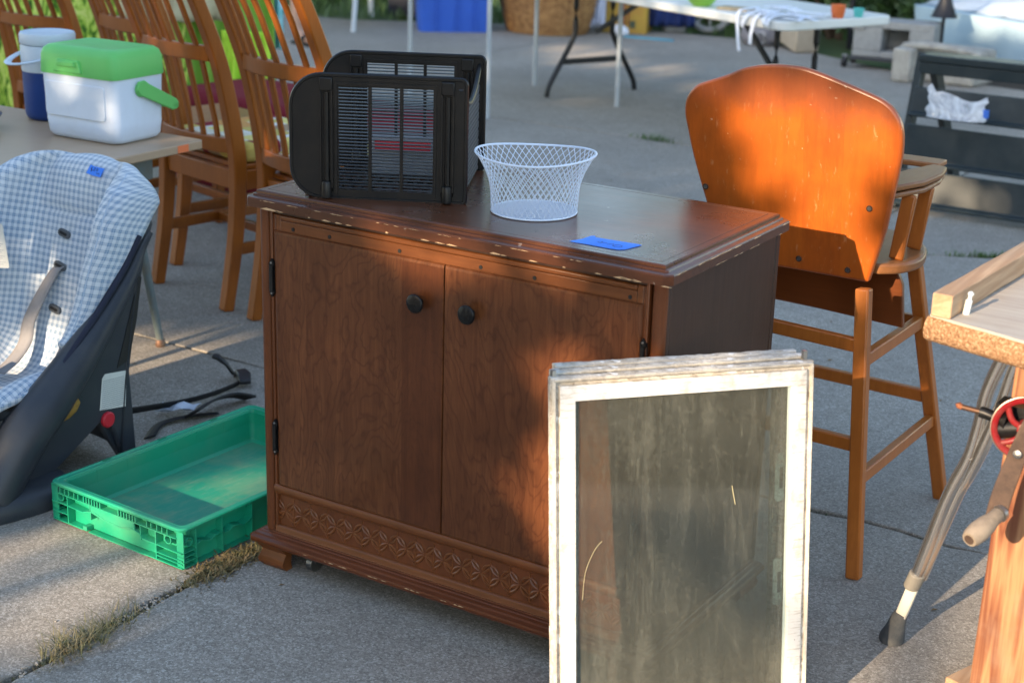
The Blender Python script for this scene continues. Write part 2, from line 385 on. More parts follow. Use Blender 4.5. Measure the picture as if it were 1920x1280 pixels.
bush('variegated_bush', 'pale variegated bush behind the grey block', 'bush', (-1.75, 9.05, 0), (.5, .35, .62), 3600, .035, M['variegated'], 5)
bush('lawn_shrub', 'dark low shrub at the lawn edge behind the striding person', 'shrub', (-6.6, 8.1, 0), (.8, .35, .32), 3500, .05, M['grass'], 6)

def bgtree(label, x, y, h, wd, n, seed):  # off-frame trees added to cut sky glare on upward faces
    r = random.Random(seed); t = thing('background_tree', label, 'tree', (x, y, 0), group='tall trees beyond the lawn'); mb = MB()
    bl = [(Vector((r.gauss(0, wd*.4), r.gauss(0, wd*.3), h*r.uniform(.22, .9))), r.uniform(.5, 1.2)) for _ in range(26)]
    def f():
        c, k = r.choice(bl); d = Vector((r.gauss(0, 1), r.gauss(0, 1), r.gauss(0, 1))).normalized()*r.uniform(.4, 1)*k*wd*.35; return c+d
    leaves(mb, n, f, .16, r); obj('crown', mb, M['treeleaf'], t, smooth=False, recalc=False)
    obj('trunk', MB().tube([(0, 0, -.03), (.1, 0, h*.3), (.0, .1, h*.75)], [.26, .18, .06], 10), M['bark'], t)
for k, (x, y) in enumerate(((-14, 12), (-9.5, 14.5), (-5, 15), (-.5, 15.5), (4, 13))):
    bgtree(['farthest left tall tree beyond the lawn', 'tall tree beyond the lawn behind the dining chairs', 'tall tree beyond the lawn behind the blue bin', 'tall tree beyond the pale tub', 'rightmost tall tree beyond the rack'][k], x, y, 8.5, 3.6, 5200, 40+k)

# ---------------------------------------------------------------- cabinet
W, D, H = .865, .466, .76
M['veneer'] = wood('door_veneer', (.180, .062, .022), .34, 'z', 1.0, .3, .62, .55, (.070, .018, .006))
M['veneer_dark'] = wood('door_veneer_dark', (.130, .040, .013), .34, 'z', .7, .3, .6, .25, (.05, .013, .006))
M['cabwood'] = wood('cabinet_wood', (.15, .042, .014), .34, 'x', .6, .3, .35, 0, (.05, .014, .006))
M['cabrail'] = wood('cabinet_rail_wood', (.20, .066, .020), .36, 'x', .6, .25, .35, 0, (.07, .022, .008))
M['cabpost'] = wood('cabinet_post_wood', (.17, .052, .017), .34, 'z', .6, .3, .35, 0, (.06, .018, .007))
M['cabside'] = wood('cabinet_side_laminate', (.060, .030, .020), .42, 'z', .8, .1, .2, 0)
M['cabtop'] = wood('cabinet_top_worn', (.13, .043, .019), .30, 'x', .8, .45, .55, 0, (.035, .016, .009), specks=.35)
M['chip'] = NT('bare_wood_chip').set(col=(.55, .36, .20), rough=.8)
M['blackiron'] = metal('black_iron', (.012, .012, .013), .38, .6, .25, (.05, .05, .05))
M['black'] = NT('black_void').set(col=(.008, .008, .008), rough=.7)
cab = thing('cabinet', 'dark brown two-door wooden cabinet with round black knobs and carved base', 'cabinet')
def ringloft(profile, cham=.013, x0=0, x1=W, y0=0, y1=D, cc=None):
    """loops of a rectangle with clipped corners: profile of (inset, z)"""
    rows = []
    for ins, z in profile:
        c = max(cham-ins*.7, .0005)
        a, b, e, f_ = x0+ins, x1-ins, y0+ins, y1-ins
        rows.append([(a+c, e, z), (b-c, e, z), (b, e+c, z), (b, f_-c, z), (b-c, f_, z), (a+c, f_, z), (a, f_-c, z), (a, e+c, z)])
    mb = MB(); mb.grid([[Vector(p) for p in r_] for r_ in rows], closed_u=True); n = len(mb.v)
    mb.f.append(tuple(range(n-8, n))); mb.f.append(tuple(reversed(range(8)))); return mb
o_ = .0185
obj('top', ringloft([(0, .7415), (0, .757), (.0015, .7598), (.011, .7615), (.0125, .7645), (.0175, .7655), (.0182, .7692), (.0205, .7712), (.0335, .7712), (.0338, .7702), (.0350, .7702), (.0353, .7711)], .013, -o_, W+o_, -o_, D+.004), M['cabtop'], cab, ang=25)
mb = MB(); z = .77035  # dark inlay line sits in the groove
xi0, xi1, yi0, yi1 = -o_+.0338, W+o_-.0338, -o_+.0338, D+.004-.0338
for a, b, c, d in ((xi0, xi1, yi0, yi0+.0013), (xi0, xi1, yi1-.0013, yi1), (xi0, xi0+.0013, yi0+.0013, yi1-.0013), (xi1-.0013, xi1, yi0+.0013, yi1-.0013)): mb.box(a, b, c, d, z-.0006, z+.0004)
obj('inlay_line', mb, M['black'], cab, smooth=False)
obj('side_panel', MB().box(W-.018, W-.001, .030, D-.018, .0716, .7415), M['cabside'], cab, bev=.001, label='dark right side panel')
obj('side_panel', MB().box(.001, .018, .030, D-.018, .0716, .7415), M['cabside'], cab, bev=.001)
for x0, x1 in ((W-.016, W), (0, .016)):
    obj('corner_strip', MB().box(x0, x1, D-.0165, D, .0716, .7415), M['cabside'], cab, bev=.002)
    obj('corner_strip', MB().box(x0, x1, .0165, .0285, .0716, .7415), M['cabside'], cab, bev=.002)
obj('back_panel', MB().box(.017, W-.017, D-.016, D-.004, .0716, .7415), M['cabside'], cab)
def post(xc, sgn):
    mb = MB(); pl = []
    for k in range(9):
        a = R(200+140*k/8) if True else 0
        pl.append((xc+.0125*math.cos(a), .014+.0125*math.sin(a)))
    pl = [(xc+.0125, .016)]+list(reversed([(x, y) for x, y in pl]))+[(xc-.0125, .016)] if False else pl+[(xc+.0125, .016), (xc-.0125, .016)]
    mb.pz(pl, .0716, .7415); obj('corner_post', mb, M['cabpost'], cab, ang=40)
    x2 = xc+sgn*.0185; obj('post_bead', MB().box(x2-.003, x2+.003, .003, .016, .0716, .7415), M['cabpost'], cab, bev=.0015)
    x3 = xc+sgn*.0245; obj('post_groove', MB().box(x3-.003, x3+.003, .013, .018, .0716, .7415), M['cabside'], cab)
post(.0128, 1); post(W-.0128, -1)
# face frame
obj('face_stile', MB().box(.0405, .052, .0065, .018, .182, .728), M['cabrail'], cab, bev=.0015)
obj('face_stile', MB().box(W-.052, W-.0405, .0065, .018, .182, .728), M['cabrail'], cab, bev=.0015)
obj('hinge_rail', MB().box(.0285, .0400, .0065, .018, .182, .728), M['cabpost'], cab, bev=.001)
obj('hinge_rail', MB().box(W-.0400, W-.0285, .0065, .018, .182, .728), M['cabpost'], cab, bev=.001)
obj('top_rail', MB().box(.0525, W-.0525, .0065, .018, .690, .7175), M['cabrail'], cab, bev=.0012)
obj('rail_bead', MB().box(.0525, W-.0525, .0045, .018, .7180, .7285), M['cabrail'], cab, bev=.003)
obj('frieze', MB().box(.0285, W-.0285, .0095, .018, .7290, .7413), M['cabside'], cab)
obj('backing', MB().box(.019, W-.019, .020, .026, .0716, .7415), M['black'], cab)
hm = MB(); 
for x in (.085, .175, .285, .435, .475, .545, .66, .775): hm.lathe([(.0032, 0), (.0032, .0006)], 10, (0, 0, 0)) if False else None
for x in (.083, .170, .330, .505, .615, .80):
    obj('screw_hole', MB().lathe([(.0036, 0), (.0036, .0012)], 12).xf(Matrix.Translation((x, .0063, .705)) @ Matrix.Rotation(R(90), 4, 'X')), M['black'], cab)
# doors
DT, DB = .698, .1795
def door(x0, x1, mat, split=None):
    mb = MB(); b = .0065
    prof = [(0, .013), (0, .004), (.0022, .0012), (b, 0)]
    rows = []
    for ins, y in prof:
        i2 = ins*.35
        l = ins if x0 < .2 else i2*.3; r_ = ins if x1 > .6 else i2*.3
        rows.append([Vector((x0+l, y, DB+i2)), Vector((x1-r_, y, DB+i2)), Vector((x1-r_, y, DT-ins)), Vector((x0+l, y, DT-ins))])
    mb.grid(rows, closed_u=True); mb.f.append((12, 13, 14, 15)); mb.f.append((3, 2, 1, 0))
    return obj('door', mb, mat, cab, smooth=False)
mid = W/2
d1 = door(.039, mid-.0012, M['veneer']); d2 = door(mid+.0012, W-.039, M['veneer'])
obj('veneer_strip', MB().box(mid-.092, mid-.0035, -.0003, .0008, DB+.0022, DT-.0072), M['veneer_dark'], d1, smooth=False)
d1['label'] = 'left door with a darker veneer strip'
def knob(x, z, dd):
    mb = MB().lathe([(.0065, 0), (.006, .010), (.008, .013), (.0155, .0145), (.0176, .0165), (.0176, .019), (.0155, .0205), (.008, .0215), (.003, .0218)], 28)
    r = random.Random(int(x*1000))
    for i, v in enumerate(mb.v):
        if v.z > .02: v += Vector((0, 0, r.uniform(-.0007, .0007)))
    mb.xf(Matrix.Translation((x, 0, z)) @ Matrix.Rotation(R(90), 4, 'X')); obj('knob', mb, M['blackiron'], dd, ang=60)
knob(.381, .6215, d1); knob(.492, .6215, d2)
def hinge(x, z0, z1, dd, s=1):
    mb = MB().tube([(x, -.0015, z0+.010), (x, -.0015, z1-.010)], .0042, 10)
    for zz, sg in ((z0, 1), (z1, -1)):
        mb.py([(x-.0035, zz+sg*.018), (x-.006, zz+sg*.008), (x-.0035, zz+sg*.004), (x, zz-sg*.002), (x+.0035, zz+sg*.004), (x+.006, zz+sg*.008), (x+.0035, zz+sg*.018)], -.0015, .0060)
    mb.box(x-.0065, x+.0065, .0035, .0062, z0+.012, z1-.012); obj('hinge', mb, M['blackiron'], dd)
    nl = MB().lathe([(.0022, 0), (.0018, .0012)], 8); nl2 = MB().lathe([(.0022, 0), (.0018, .0012)], 8)
    nl.xf(Matrix.Translation((x, -.0016, z0+.006)) @ Matrix.Rotation(R(90), 4, 'X')); nl2.xf(Matrix.Translation((x, -.0016, z1-.006)) @ Matrix.Rotation(R(90), 4, 'X'))
    nl.add(nl2.v, nl2.f); obj('hinge_nail', nl, M['steel'] if 'steel' in M else M['chip'], dd)
M['steel'] = metal('dull_steel', (.35, .34, .33), .4)
hinge(.0335, .568, .640, d1); hinge(.0335, .243, .315, d1); hinge(W-.0335, .568, .640, d2); hinge(W-.0335, .243, .315, d2)
# lower rail, carved band
obj('lower_rail', MB().px([(.018, .1785), (.003, .1785), (-.0008, .174), (-.0015, .168), (.0015, .160), (.006, .1565), (.018, .1555)], .0285, W-.0285), M['cabrail'], cab, ang=50)
obj('carved_ground', MB().box(.0285, W-.0285, .0095, .018, .0905, .155), M['cabpost'], cab)
N = 19; pw = (W-.057)/N
first = None
for k in range(N):
    xc = .0285+pw*(k+.5)
    if first is None:
        mb = MB()
        for a in (R(38), R(142), R(218), R(322)):
            for off in (-.0042, .0042):
                ca, sa = math.cos(a), math.sin(a)
                pts = [Vector((ca*t-sa*off*math.sin(math.pi*min((t-.002)/.027, 1)), 0, (sa*t*1.05+ca*off*math.sin(math.pi*min((t-.002)/.027, 1)))*1.12)) for t in (.002, .007, .0125, .018, .024, .029)]
                mb.tube(pts, [.0008, .0022, .0030, .0030, .0022, .0006], 7, upv=(0, 1, 0))
        mb.tube([(-pw/2, 0, -.029), (-pw/2, 0, .029)], .0016, 6, upv=(0, 1, 0))
        mb.tube([(-pw/2+.002, 0, -.029), (0, 0, -.003), (pw/2-.002, 0, -.029)], .0010, 5, upv=(0, 1, 0))
        mb.lathe([(.004, -.001), (.003, .001)], 8) if False else None
        first = obj('carved_motif', mb, M['cabrail'], cab); first.location = (xc, .0093, .1225)
    else: inst(first, cab, (xc, .0093, .1225))
obj('band_moulding', MB().px([(.018, .0900), (.005, .0900), (.002, .0865), (.003, .080), (.001, .0765), (.018, .0765)], .0285, W-.0285), M['cabrail'], cab, ang=50)
ob = .0251
obj('base_moulding', ringloft([(.026, .0765), (.0245, .0762), (.0240, .0745), (.0225, .0742), (.019, .0735), (.0175, .0715), (.014, .0705), (.011, .0695), (.009, .0665), (.0015, .0635), (0, .0605), (.0005, .0555), (.006, .0495)], .010, -ob, W+ob, -ob, D+.004), M['cabwood'], cab, ang=28)
for sx in (0, 1):
    for sy in (0, 1):
        f = (lambda x: x) if sx == 0 else (lambda x: W-x); gy = (lambda y: y) if sy == 0 else (lambda y: D-y)
        pr = [(-.006, .0493), (-.003, .044), (.003, .036), (-.001, .024), (-.004, .016), (-.003, .008), (.004, 0)]
        mb = MB(); rows = []
        for (q, z) in pr: rows.append([Vector((f(q), gy(-.012+q), z)), Vector((f(.062+q*.4), gy(-.012+q), z)), Vector((f(.062+q*.4), gy(.010), z)), Vector((f(.018), gy(.010), z)), Vector((f(.018), gy(.062), z)), Vector((f(q), gy(.062), z))])
        mb.grid(rows, closed_u=True); mb.f.append(tuple(range(6))); n = len(mb.v); mb.f.append(tuple(range(n-6, n)))
        obj('bracket_foot', mb, M['cabrail'], cab, ang=40)
for x, y in ((.105, .028), (W-.105, .028)):
    obj('caster', MB().tube([(x-.007, y, .018), (x+.007, y, .018)], .018, 16).box(x-.012, x+.012, y-.008, y+.008, .02, .052), metal('caster_steel', (.22, .23, .24), .35), cab, ang=40)
obj('bottom_panel', MB().box(.02, W-.02, .02, D-.02, .052, .066), M['cabside'], cab)
# worn chips along the edges
r = random.Random(12); mb = MB()
def chip_x(x, y, z, ln, th, ny):
    pts = [(x, z), (x+ln*.3, z+th), (x+ln*.6, z+th*.7), (x+ln, z+th*.15), (x+ln*.7, z-th*.2), (x+ln*.3, z-th*.35)]
    mb.py(pts, y-.0004, y+.0006)
for x in (.062, .145, .175, .200, .232, .31, .40, .425, .455, .545, .565, .62, .68, .74, .79, .82, .86):
    chip_x(x+r.uniform(-.008, .008), -o_, .7415, r.uniform(.006, .026), r.uniform(.0012, .0026), -1)
chip_x(.025, -o_, .7415, .050, .0035, -1); chip_x(.78, -o_, .7415, .045, .003, -1)
for x in [r.uniform(0, .86) for _ in range(26)]: chip_x(x, -o_+.0001, .7566, r.uniform(.004, .02), r.uniform(.0005, .0011), -1)
for x in [r.uniform(0, .5) for _ in range(16)]: chip_x(x, -ob, .060, r.uniform(.004, .016), r.uniform(.0006, .0016), -1)
for y in [r.uniform(0, .45) for _ in range(16)]:
    mb.px([(y, .7566), (y+.01, .7578), (y+r.uniform(.015, .04), .7572), (y+.01, .756)], W+o_-.0005, W+o_+.0004)
for y in [r.uniform(.02, .42) for _ in range(9)]:
    mb.px([(y, .7415), (y+.01, .7428), (y+r.uniform(.015, .03), .742), (y+.01, .7414)], W+o_-.0005, W+o_+.0004)
o = obj('wear_chips', mb, M['chip'], cab, smooth=False); o['kind'] = 'stuff'

# painter's tape price tags
M['tape'] = plastic('blue_painters_tape', (.05, .22, .80), .6, .1)
M['ink'] = NT('marker_ink').set(col=(.015, .02, .10), rough=.6)
tp = thing('price_tape', 'torn blue tape with a handwritten price on the cabinet top', 'tape', (.72, .06, .7718))
P_ = [(.665, .034), (.6745, .060), (.676, .086), (.681, .0915), (.687, .083), (.72, .085), (.768, .088), (.7745, .086), (.770, .064), (.766, .045), (.757, .036), (.745, .0335), (.71, .034)]
rows = [[Vector((x, y, .7718)) for x, y in P_], [Vector((x, y, .7726)) for x, y in P_]]
obj('tape_strip', MB().pz(P_, .7717, .7724), M['tape'], tp, world=True, smooth=False)
def stroke(pts, wd, z): return [Vector((x, y, z)) for x, y in pts]
ink = MB()
for st in ([(.705, .059), (.710, .056), (.716, .060), (.722, .0615)], [(.712, .064), (.7115, .055)], [(.726, .053), (.734, .064)], [(.741, .0605), (.737, .055), (.740, .050), (.747, .049), (.753, .053), (.752, .059), (.746, .062), (.741, .0605)]):
    ink.tube(spline([(x, y, .7726) for x, y in st], 5), .00075, 6, flat=.3)
obj('handwriting', ink, M['ink'], tp, world=True)

# ---------------------------------------------------------------- white wire basket
M['whitewire'] = plastic('white_coated_wire', (.66, .74, .86), .35, .05)
bk = thing('wire_basket', 'round white wire mesh basket on the cabinet top', 'basket', (.503, .180, .7715))
def brad(t): return .0775+.0035*t+.024*max(0, (t-.35)/.65)**1.8
BH = .1035; NB = 46; TURN = 6.2
def bpt(a, t):
    rr = brad(t); wob = 1+.035*math.cos(2*(a-.6))*t
    return Vector((rr*wob*math.cos(a), rr*wob*math.sin(a), .002+(BH+.0035*math.cos(2*(a-.45))*t)*t))
for sg in (1, -1):
    mb = MB()
    for k in range(NB):
        a0 = 2*math.pi*k/NB; mb.tube([bpt(a0+sg*j/10*TURN*2*math.pi/NB, j/10) for j in range(11)], .00075, 5)
    obj('mesh_wall', mb, M['whitewire'], bk, ang=80)
mb = MB(); mb.tube([bpt(2*math.pi*k/64, 1) for k in range(64)], .0022, 8, closed=True); obj('rim', mb, M['whitewire'], bk, ang=80)
mb = MB(); mb.tube([bpt(2*math.pi*k/48, 0) for k in range(48)], .0018, 8, closed=True); obj('base_ring', mb, M['whitewire'], bk, ang=80)
mb = MB(); R0 = .0775
for ang_ in (R(35), R(-35)):
    for k in range(-13, 14):
        d = k*.0058; h = math.sqrt(max(R0*R0-d*d, 0)); n = Vector((-math.sin(ang_), math.cos(ang_), 0)); u = Vector((math.cos(ang_), math.sin(ang_), 0))
        mb.tube([n*d-u*h+Vector((0, 0, .0015)), n*d+u*h+Vector((0, 0, .0015))], .0007, 5)
obj('mesh_floor', mb, M['whitewire'], bk, ang=80)

# ---------------------------------------------------------------- black louvred crate on its side
M['blackplastic'] = plastic('black_plastic', (.0075, .008, .009), .34, .22, .3, 14, (.035, .026, .018))
ux = Vector((.888, .46, 0)); uy = Vector((-.46, .888, 0))
CR = Matrix(((ux.x, uy.x, 0, .087), (ux.y, uy.y, 0, 0.0), (0, 0, 1, .7717), (0, 0, 0, 1)))
crate = thing('slatted_crate', 'black plastic slatted bin lying on its side on the cabinet', 'crate', M4=CR)
CW, CH, CD = .322, .226, .300
def side_panel(y0, y1, name):
    out = rrect(0, CW, 0, CH, [.008, .010, .058, .058], 8)
    pn = thing('x', '', '') if False else None
    mb = MB(); wx0, wx1, wz0, wz1 = .088, .262, .016, .206
    # panel as ring of quads round the louvre window
    win = [(wx1, wz0), (wx1, wz1), (wx0, wz1), (wx0, wz0)]
    def addface(poly): mb.py(poly, y0, y1)
    addface([(0, wz0+.03), (0, CH-.058)]+[p for p in out if p[0] < .0581 and p[1] > CH-.0581][::-1][0:0]+[(wx0, wz1), (wx0, wz0)]) if False else None
    left = [p for p in out if p[0] <= .0581]
    top = sorted([p for p in left if p[1] > CH/2], key=lambda p: (p[0]+p[1])) ; bot = sorted([p for p in left if p[1] <= CH/2], key=lambda p: (p[0]-p[1]))
    lp = [(wx0, 0)]+sorted([p for p in bot], key=lambda p: -p[0])+sorted([p for p in top], key=lambda p: p[0])+[(wx0, CH)]
    mb.py(lp, y0, y1)
    mb.py([(wx0, 0), (wx0, wz0), (wx1, wz0), (wx1, 0)], y0, y1); mb.py([(wx0, wz1), (wx0, CH), (wx1, CH), (wx1, wz1)], y0, y1)
    rp = [(wx1, 0)]+[p for p in out if p[0] > wx1+.001]+[(wx1, CH)]
    mb.py(rp, y0, y1)
    o = obj(name, mb, M['blackplastic'], crate, smooth=False)
    # rim lip
    lip = [Vector((x, y0-.003, z)) for x, z in out]
    mb = MB(); mb.tube([Vector((x, (y0+y1)/2, z)) for x, z in out], .0042, 6, closed=True, upv=(0, 1, 0)); obj('lip', mb, M['blackplastic'], o)
    n = 31; fs = None
    for k in range(n):
        z = wz0+(k+.5)*(wz1-wz0)/n
        if fs is None:
            fs = obj('louvre', MB().px([(-.0030, -.0011), (.0030, -.0004), (.0030, .0009), (-.0030, .0002)], wx0, wx1), M['blackplastic'], o, smooth=False); fs.location = (0, (y0+y1)/2, z)
        else: inst(fs, o, (0, (y0+y1)/2, z))
    for x in (wx0+(wx1-wx0)/3, wx0+(wx1-wx0)*2/3): obj('mullion', MB().box(x-.003, x+.003, y0-.0012, y1+.0012, wz0, wz1), M['blackplastic'], o)
    obj('window_rim', MB().box(wx0-.006, wx0-.002, y0-.003, y0, wz0-.008, wz1+.008).box(wx1+.002, wx1+.006, y0-.003, y0, wz0-.008, wz1+.008).box(wx0-.002, wx1+.002, y0-.003, y0, wz1+.003, wz1+.008), M['blackplastic'], o)
    for x in (.066, .289):
        mb = MB().px([(y0, .012), (y0-.006, .020), (y0-.006, .200), (y0, .206)], x-.012, x-.009).px([(y0, .012), (y0-.006, .020), (y0-.006, .200), (y0, .206)], x+.009, x+.012)
        mb.tube([(x, y0-.001, .03), (x, y0-.001, .195)], .0055, 8); obj('rib_channel', mb, M['blackplastic'], o)
        obj('foot_peg', MB().lathe([(.0095, 0), (.0098, .004), (.0092, .026), (.0075, .030)], 18, (x, y0-.007, -.002+.004)), M['blackplastic'], o)
        obj('socket', MB().box(x-.012, x+.012, y0-.007, y0, .198, .222), M['blackplastic'], o, bev=.002)
    return o
side_panel(0, .0035, 'front_panel'); side_panel(CD-.0035, CD, 'rear_panel')
# diamond mesh end panel with a dipping top edge
mb = MB(); x = CW-.010; zt = lambda y: .214-.052*math.sin(math.pi*min(max((y)/CD, 0), 1))**.8 if 0 < y < CD else .214
for k in range(-22, 40):
    for sg in (1, -1):
        seg = []
        for j in range(61):
            y = CD*j/60; z = k*.018+sg*y*1.0 if sg > 0 else k*.018+(CD-y)*1.0
            z = z-.10
            if .004 < z < zt(y)-.002 and .008 < y < CD-.008: seg.append(Vector((x, y, z)))
            else:
                if len(seg) > 1: mb.bar(seg[0], seg[-1], .0056, .0030, (1, 0, 0))
                seg = []
        if len(seg) > 1: mb.bar(seg[0], seg[-1], .0032, .0016, (1, 0, 0))
o = obj('mesh_end', mb, plastic('grey_black_plastic', (.10, .11, .125), .45, .1), crate, smooth=False)  # grey tone puts the sky's reflection on the black mesh into the colour
obj('end_rim', MB().tube([Vector((x, CD*j/24, zt(CD*j/24) if 0 < j < 24 else .210)) for j in range(25)], .0048, 8, upv=(1, 0, 0)), M['blackplastic'], crate)
mb = MB()
for k in range(15): mb.box(.03+k*.0195, .0385+k*.0195, .0036, CD-.0036, .001, .004)
for k in range(7): mb.box(.02, CW-.012, .02+k*.042, .026+k*.042, .0005, .0045)
obj('slatted_floor', mb, M['blackplastic'], crate, smooth=False)
mb = MB().box(.03, CW-.012, CD-.02, CD-.0045, .17, .212)
o = tag(obj('red_card', MB().box(-.05, .06, -.001, .001, 0, .018), NT('red_card').set(col=(.55, .03, .05), rough=.5)), 'red strip seen through the slats of the black bin', 'card'); o.matrix_basis = CR @ Matrix.Translation((.17, .20, .0725-.02)); 
o = tag(obj('paper_sheet', MB().box(-.07, .06, -.001, .001, 0, .075), plastic('grey_paper', (.30, .32, .36), .6, .1)), 'grey sheet standing inside the black bin', 'paper'); o.matrix_basis = CR @ Matrix.Translation((.18, .215, .082-.077)) @ Matrix.Rotation(R(6), 4, 'X')

# ---------------------------------------------------------------- leaning storm windows
WU = Vector((math.cos(R(47.9)), math.sin(R(47.9)), 0)); WN = Vector((-WU.y, WU.x, 0))
TL = Vector((.780, -.211, .620)); BL = TL-WN*.085; BL.z = .002
WZ = (TL-BL).normalized(); WY = WZ.cross(WU); WH = (TL-BL).length; WL = .449
def paintmat():
    s = NT('weathered_white_paint'); v = s.co(); n = s.noise(v, 25, 6, .7); n2 = s.noise(s.co((4, 1, 40)), 6, 4, .6)
    col = s.mix(s.ramp(n, [(.5, 0.0), (.72, 1.0)]), (.62, .61, .58), (.36, .32, .26))
    n3 = s.noise(v, 110, 3, .6); col = s.mix(s.ramp(n3, [(.72, 0.0), (.76, 1.0)]), col, (.14, .12, .10))
    col = s.mix(s.ramp(n2, [(.56, 0.0), (.64, .6)]), col, (.34, .30, .25))
    s.bump(n, .5, .002); return s.set(col=col, rough=.7)
def pilemat():
    s = NT('grubby_weatherstrip'); v = s.co(); n = s.noise(v, 60, 6, .75); n2 = s.noise(v, 8, 3, .5)
    col = s.mix(s.ramp(n, [(.35, 0.0), (.7, 1.0)]), (.58, .54, .47), (.28, .24, .19)); col = s.mix(s.ramp(n2, [(.45, 0.0), (.6, .7)]), col, (.62, .58, .50))
    s.bump(n, .9, .003); return s.set(col=col, rough=.95)
M['whitepaint'] = paintmat(); M['pile'] = pilemat()
def grimemat():
    s = NT('grubby_chalky_paint'); v = s.co(); n = s.noise(v, 18, 7, .75); n2 = s.noise(v, 90, 4, .7); n3 = s.noise(v, 45, 3, .5)
    col = s.mix(s.ramp(n, [(.38, 0.0), (.62, 1.0)]), (.66, .62, .55), (.36, .30, .23)); col = s.mix(s.math('MULTIPLY', s.ramp(n2, [(.52, 0.0), (.68, 1.0)]), .7), col, (.16, .13, .10)); col = s.mix(s.ramp(n3, [(.60, 0.0), (.66, 1.0)]), col, (.72, .70, .66))
    s.bump(s.math('ADD', n, n2), .7, .003); return s.set(col=col, rough=.9)
M['grime'] = grimemat()
def glassmat(dirt):
    s = NT('dirty_glass' if dirt else 'rear_glass'); v = s.co()
    n1 = s.noise(v, 7, 8, .72, .2); n2 = s.noise(v, 60, 5, .7); n3 = s.noise(s.co((3.5, 1, .6)), 6, 6, .72, .2)
    drops = s.n('TexVoronoi', {'Vector': v, 'Scale': 130.0}).outputs['Distance']
    n4 = s.noise(v, 75, 8, .75, .1); rg = s.noise(v, 4.5, 3, .5)
    f = s.math('ADD', s.math('MULTIPLY', s.ramp(n4, [(.44, 0.0), (.50, .45), (.60, 1.0)]), s.ramp(rg, [(.35, .0), (.7, .15)])), .20)
    zz_ = s.n('SeparateXYZ', {'Vector': s.co()}).outputs[2]
    f = s.math('ADD', f, s.math('MULTIPLY', s.ramp(s.math('ADD', zz_, s.math('MULTIPLY', n4, .12)), [(.50, 0.0), (.62, 1.0)]), .10))
    f = s.math('ADD', f, s.math('MULTIPLY', s.ramp(s.math('ADD', zz_, s.math('MULTIPLY', n1, .2)), [(.12, 1.0), (.36, 0.0)]), .30))
    f = s.math('ADD', f, s.math('MULTIPLY', s.ramp(n3, [(.53, 0.0), (.60, 1.0)]), .09))
    n5 = s.noise(v, 170, 4, .8); f = s.math('ADD', f, s.math('MULTIPLY', s.ramp(n5, [(.54, -.0), (.60, 1.0)]), .16)); n6 = s.noise(s.co((30, 1, 1.6)), 5, 5, .7)
    f = s.math('ADD', f, s.math('MULTIPLY', s.ramp(n6, [(.57, 0.0), (.59, 1.0)]), .10))
    f = s.math('MAXIMUM', s.math('MULTIPLY', f, 1.0 if dirt else .25), .03)
    col = s.mix(s.ramp(n3, [(.40, 0.0), (.62, 1.0)]), (.098, .098, .078), (.145, .145, .118))
    col = s.mix(s.math('MULTIPLY', s.ramp(drops, [(.0, 1.0), (.25, 0.0)]), .22), col, (.22, .22, .20))
    d = s.n('BsdfDiffuse', {'Color': col}); tr = s.n('BsdfTransparent', {'Color': (.95, .97, .95)}); gl = s.n('BsdfGlossy', {'Color': (1, 1, 1), 'Roughness': .04})
    fr = s.n('Fresnel', {'IOR': 1.5})
    a = s.n('MixShader', {0: f, 1: tr.outputs[0], 2: d.outputs[0]}); b = s.n('MixShader', {0: s.math('MULTIPLY', fr.outputs[0], .9), 1: a.outputs[0], 2: gl.outputs[0]})
    s.t.links.new(b.outputs[0], s.out.inputs[0]); return s.m
M['glass'] = glassmat(True); M['glass2'] = glassmat(False)
def sash(label, origin, wl, wh, fr, gl, full, rot=0.0, seed=0):
    t = thing('window_sash', label, 'window', M4=frame(origin, WU, WY, WZ) @ Matrix.Rotation(rot, 4, 'Y'), group='old white window sashes stacked against the cabinet')
    D2 = .020
    # profile across the frame width: (inset, y)
    prof = [(0, D2), (0, .007), (.0015, .004), (.006, .0035), (.0075, .0065), (.0125, .0065), (.014, .001), (.0165, 0), (.0385, 0), (.0395, .002), (.0395, .012), (.0375, .014), (.0375, D2)]
    corner = lambda ins: [(ins, ins), (wl-ins, ins), (wl-ins, wh-ins), (ins, wh-ins)]
    names = ['bottom_rail', 'stile', 'top_rail', 'stile']
    for k in range(4):
        a = [Vector((corner(i_)[k][0], y, corner(i_)[k][1])) for i_, y in prof]; b = [Vector((corner(i_)[(k+1) % 4][0], y, corner(i_)[(k+1) % 4][1])) for i_, y in prof]
        rows = []
        nseg = 40
        for j in range(nseg+1):
            q = j/nseg; row = []
            for i_, (pa, pb) in enumerate(zip(a, b)):
                p = pa.lerp(pb, q)
                if i_ < 7 and 0 < j < nseg:
                    rr = noise.noise(Vector((p.x*70, seed+i_*2, p.z*70)))*.0011; p = p+Vector((rr, rr*.6, rr))
                row.append(p)
            rows.append(row)
        mb = MB(); mb.grid(rows); fo_ = obj(names[k], mb, [fr, M['grime']], t, ang=30, recalc=True)
        for q, pg in enumerate(fo_.data.polygons):
            if q % (len(prof)-1) < 6: pg.material_index = 1
        # fuzzy weather strip in the outer step
        mb = MB(); pc = .0045
        p0 = Vector((corner(pc)[k][0], .0030, corner(pc)[k][1])); p1 = Vector((corner(pc)[(k+1) % 4][0], .0030, corner(pc)[(k+1) % 4][1]))
        mb.tube([p0.lerp(p1, j/60)+Vector((noise.noise(Vector((j*.9, k, seed)))*.0007,)*3) for j in range(61)], .0034, 6, upv=(0, 1, 0)); obj('weatherstrip', mb, M['pile'], t, ang=60)
    obj('glass_pane', MB().box(.037, wl-.037, .0085, .0105, .037, wh-.037), gl, t, smooth=False)
    return t
BL = BL+WU*.004
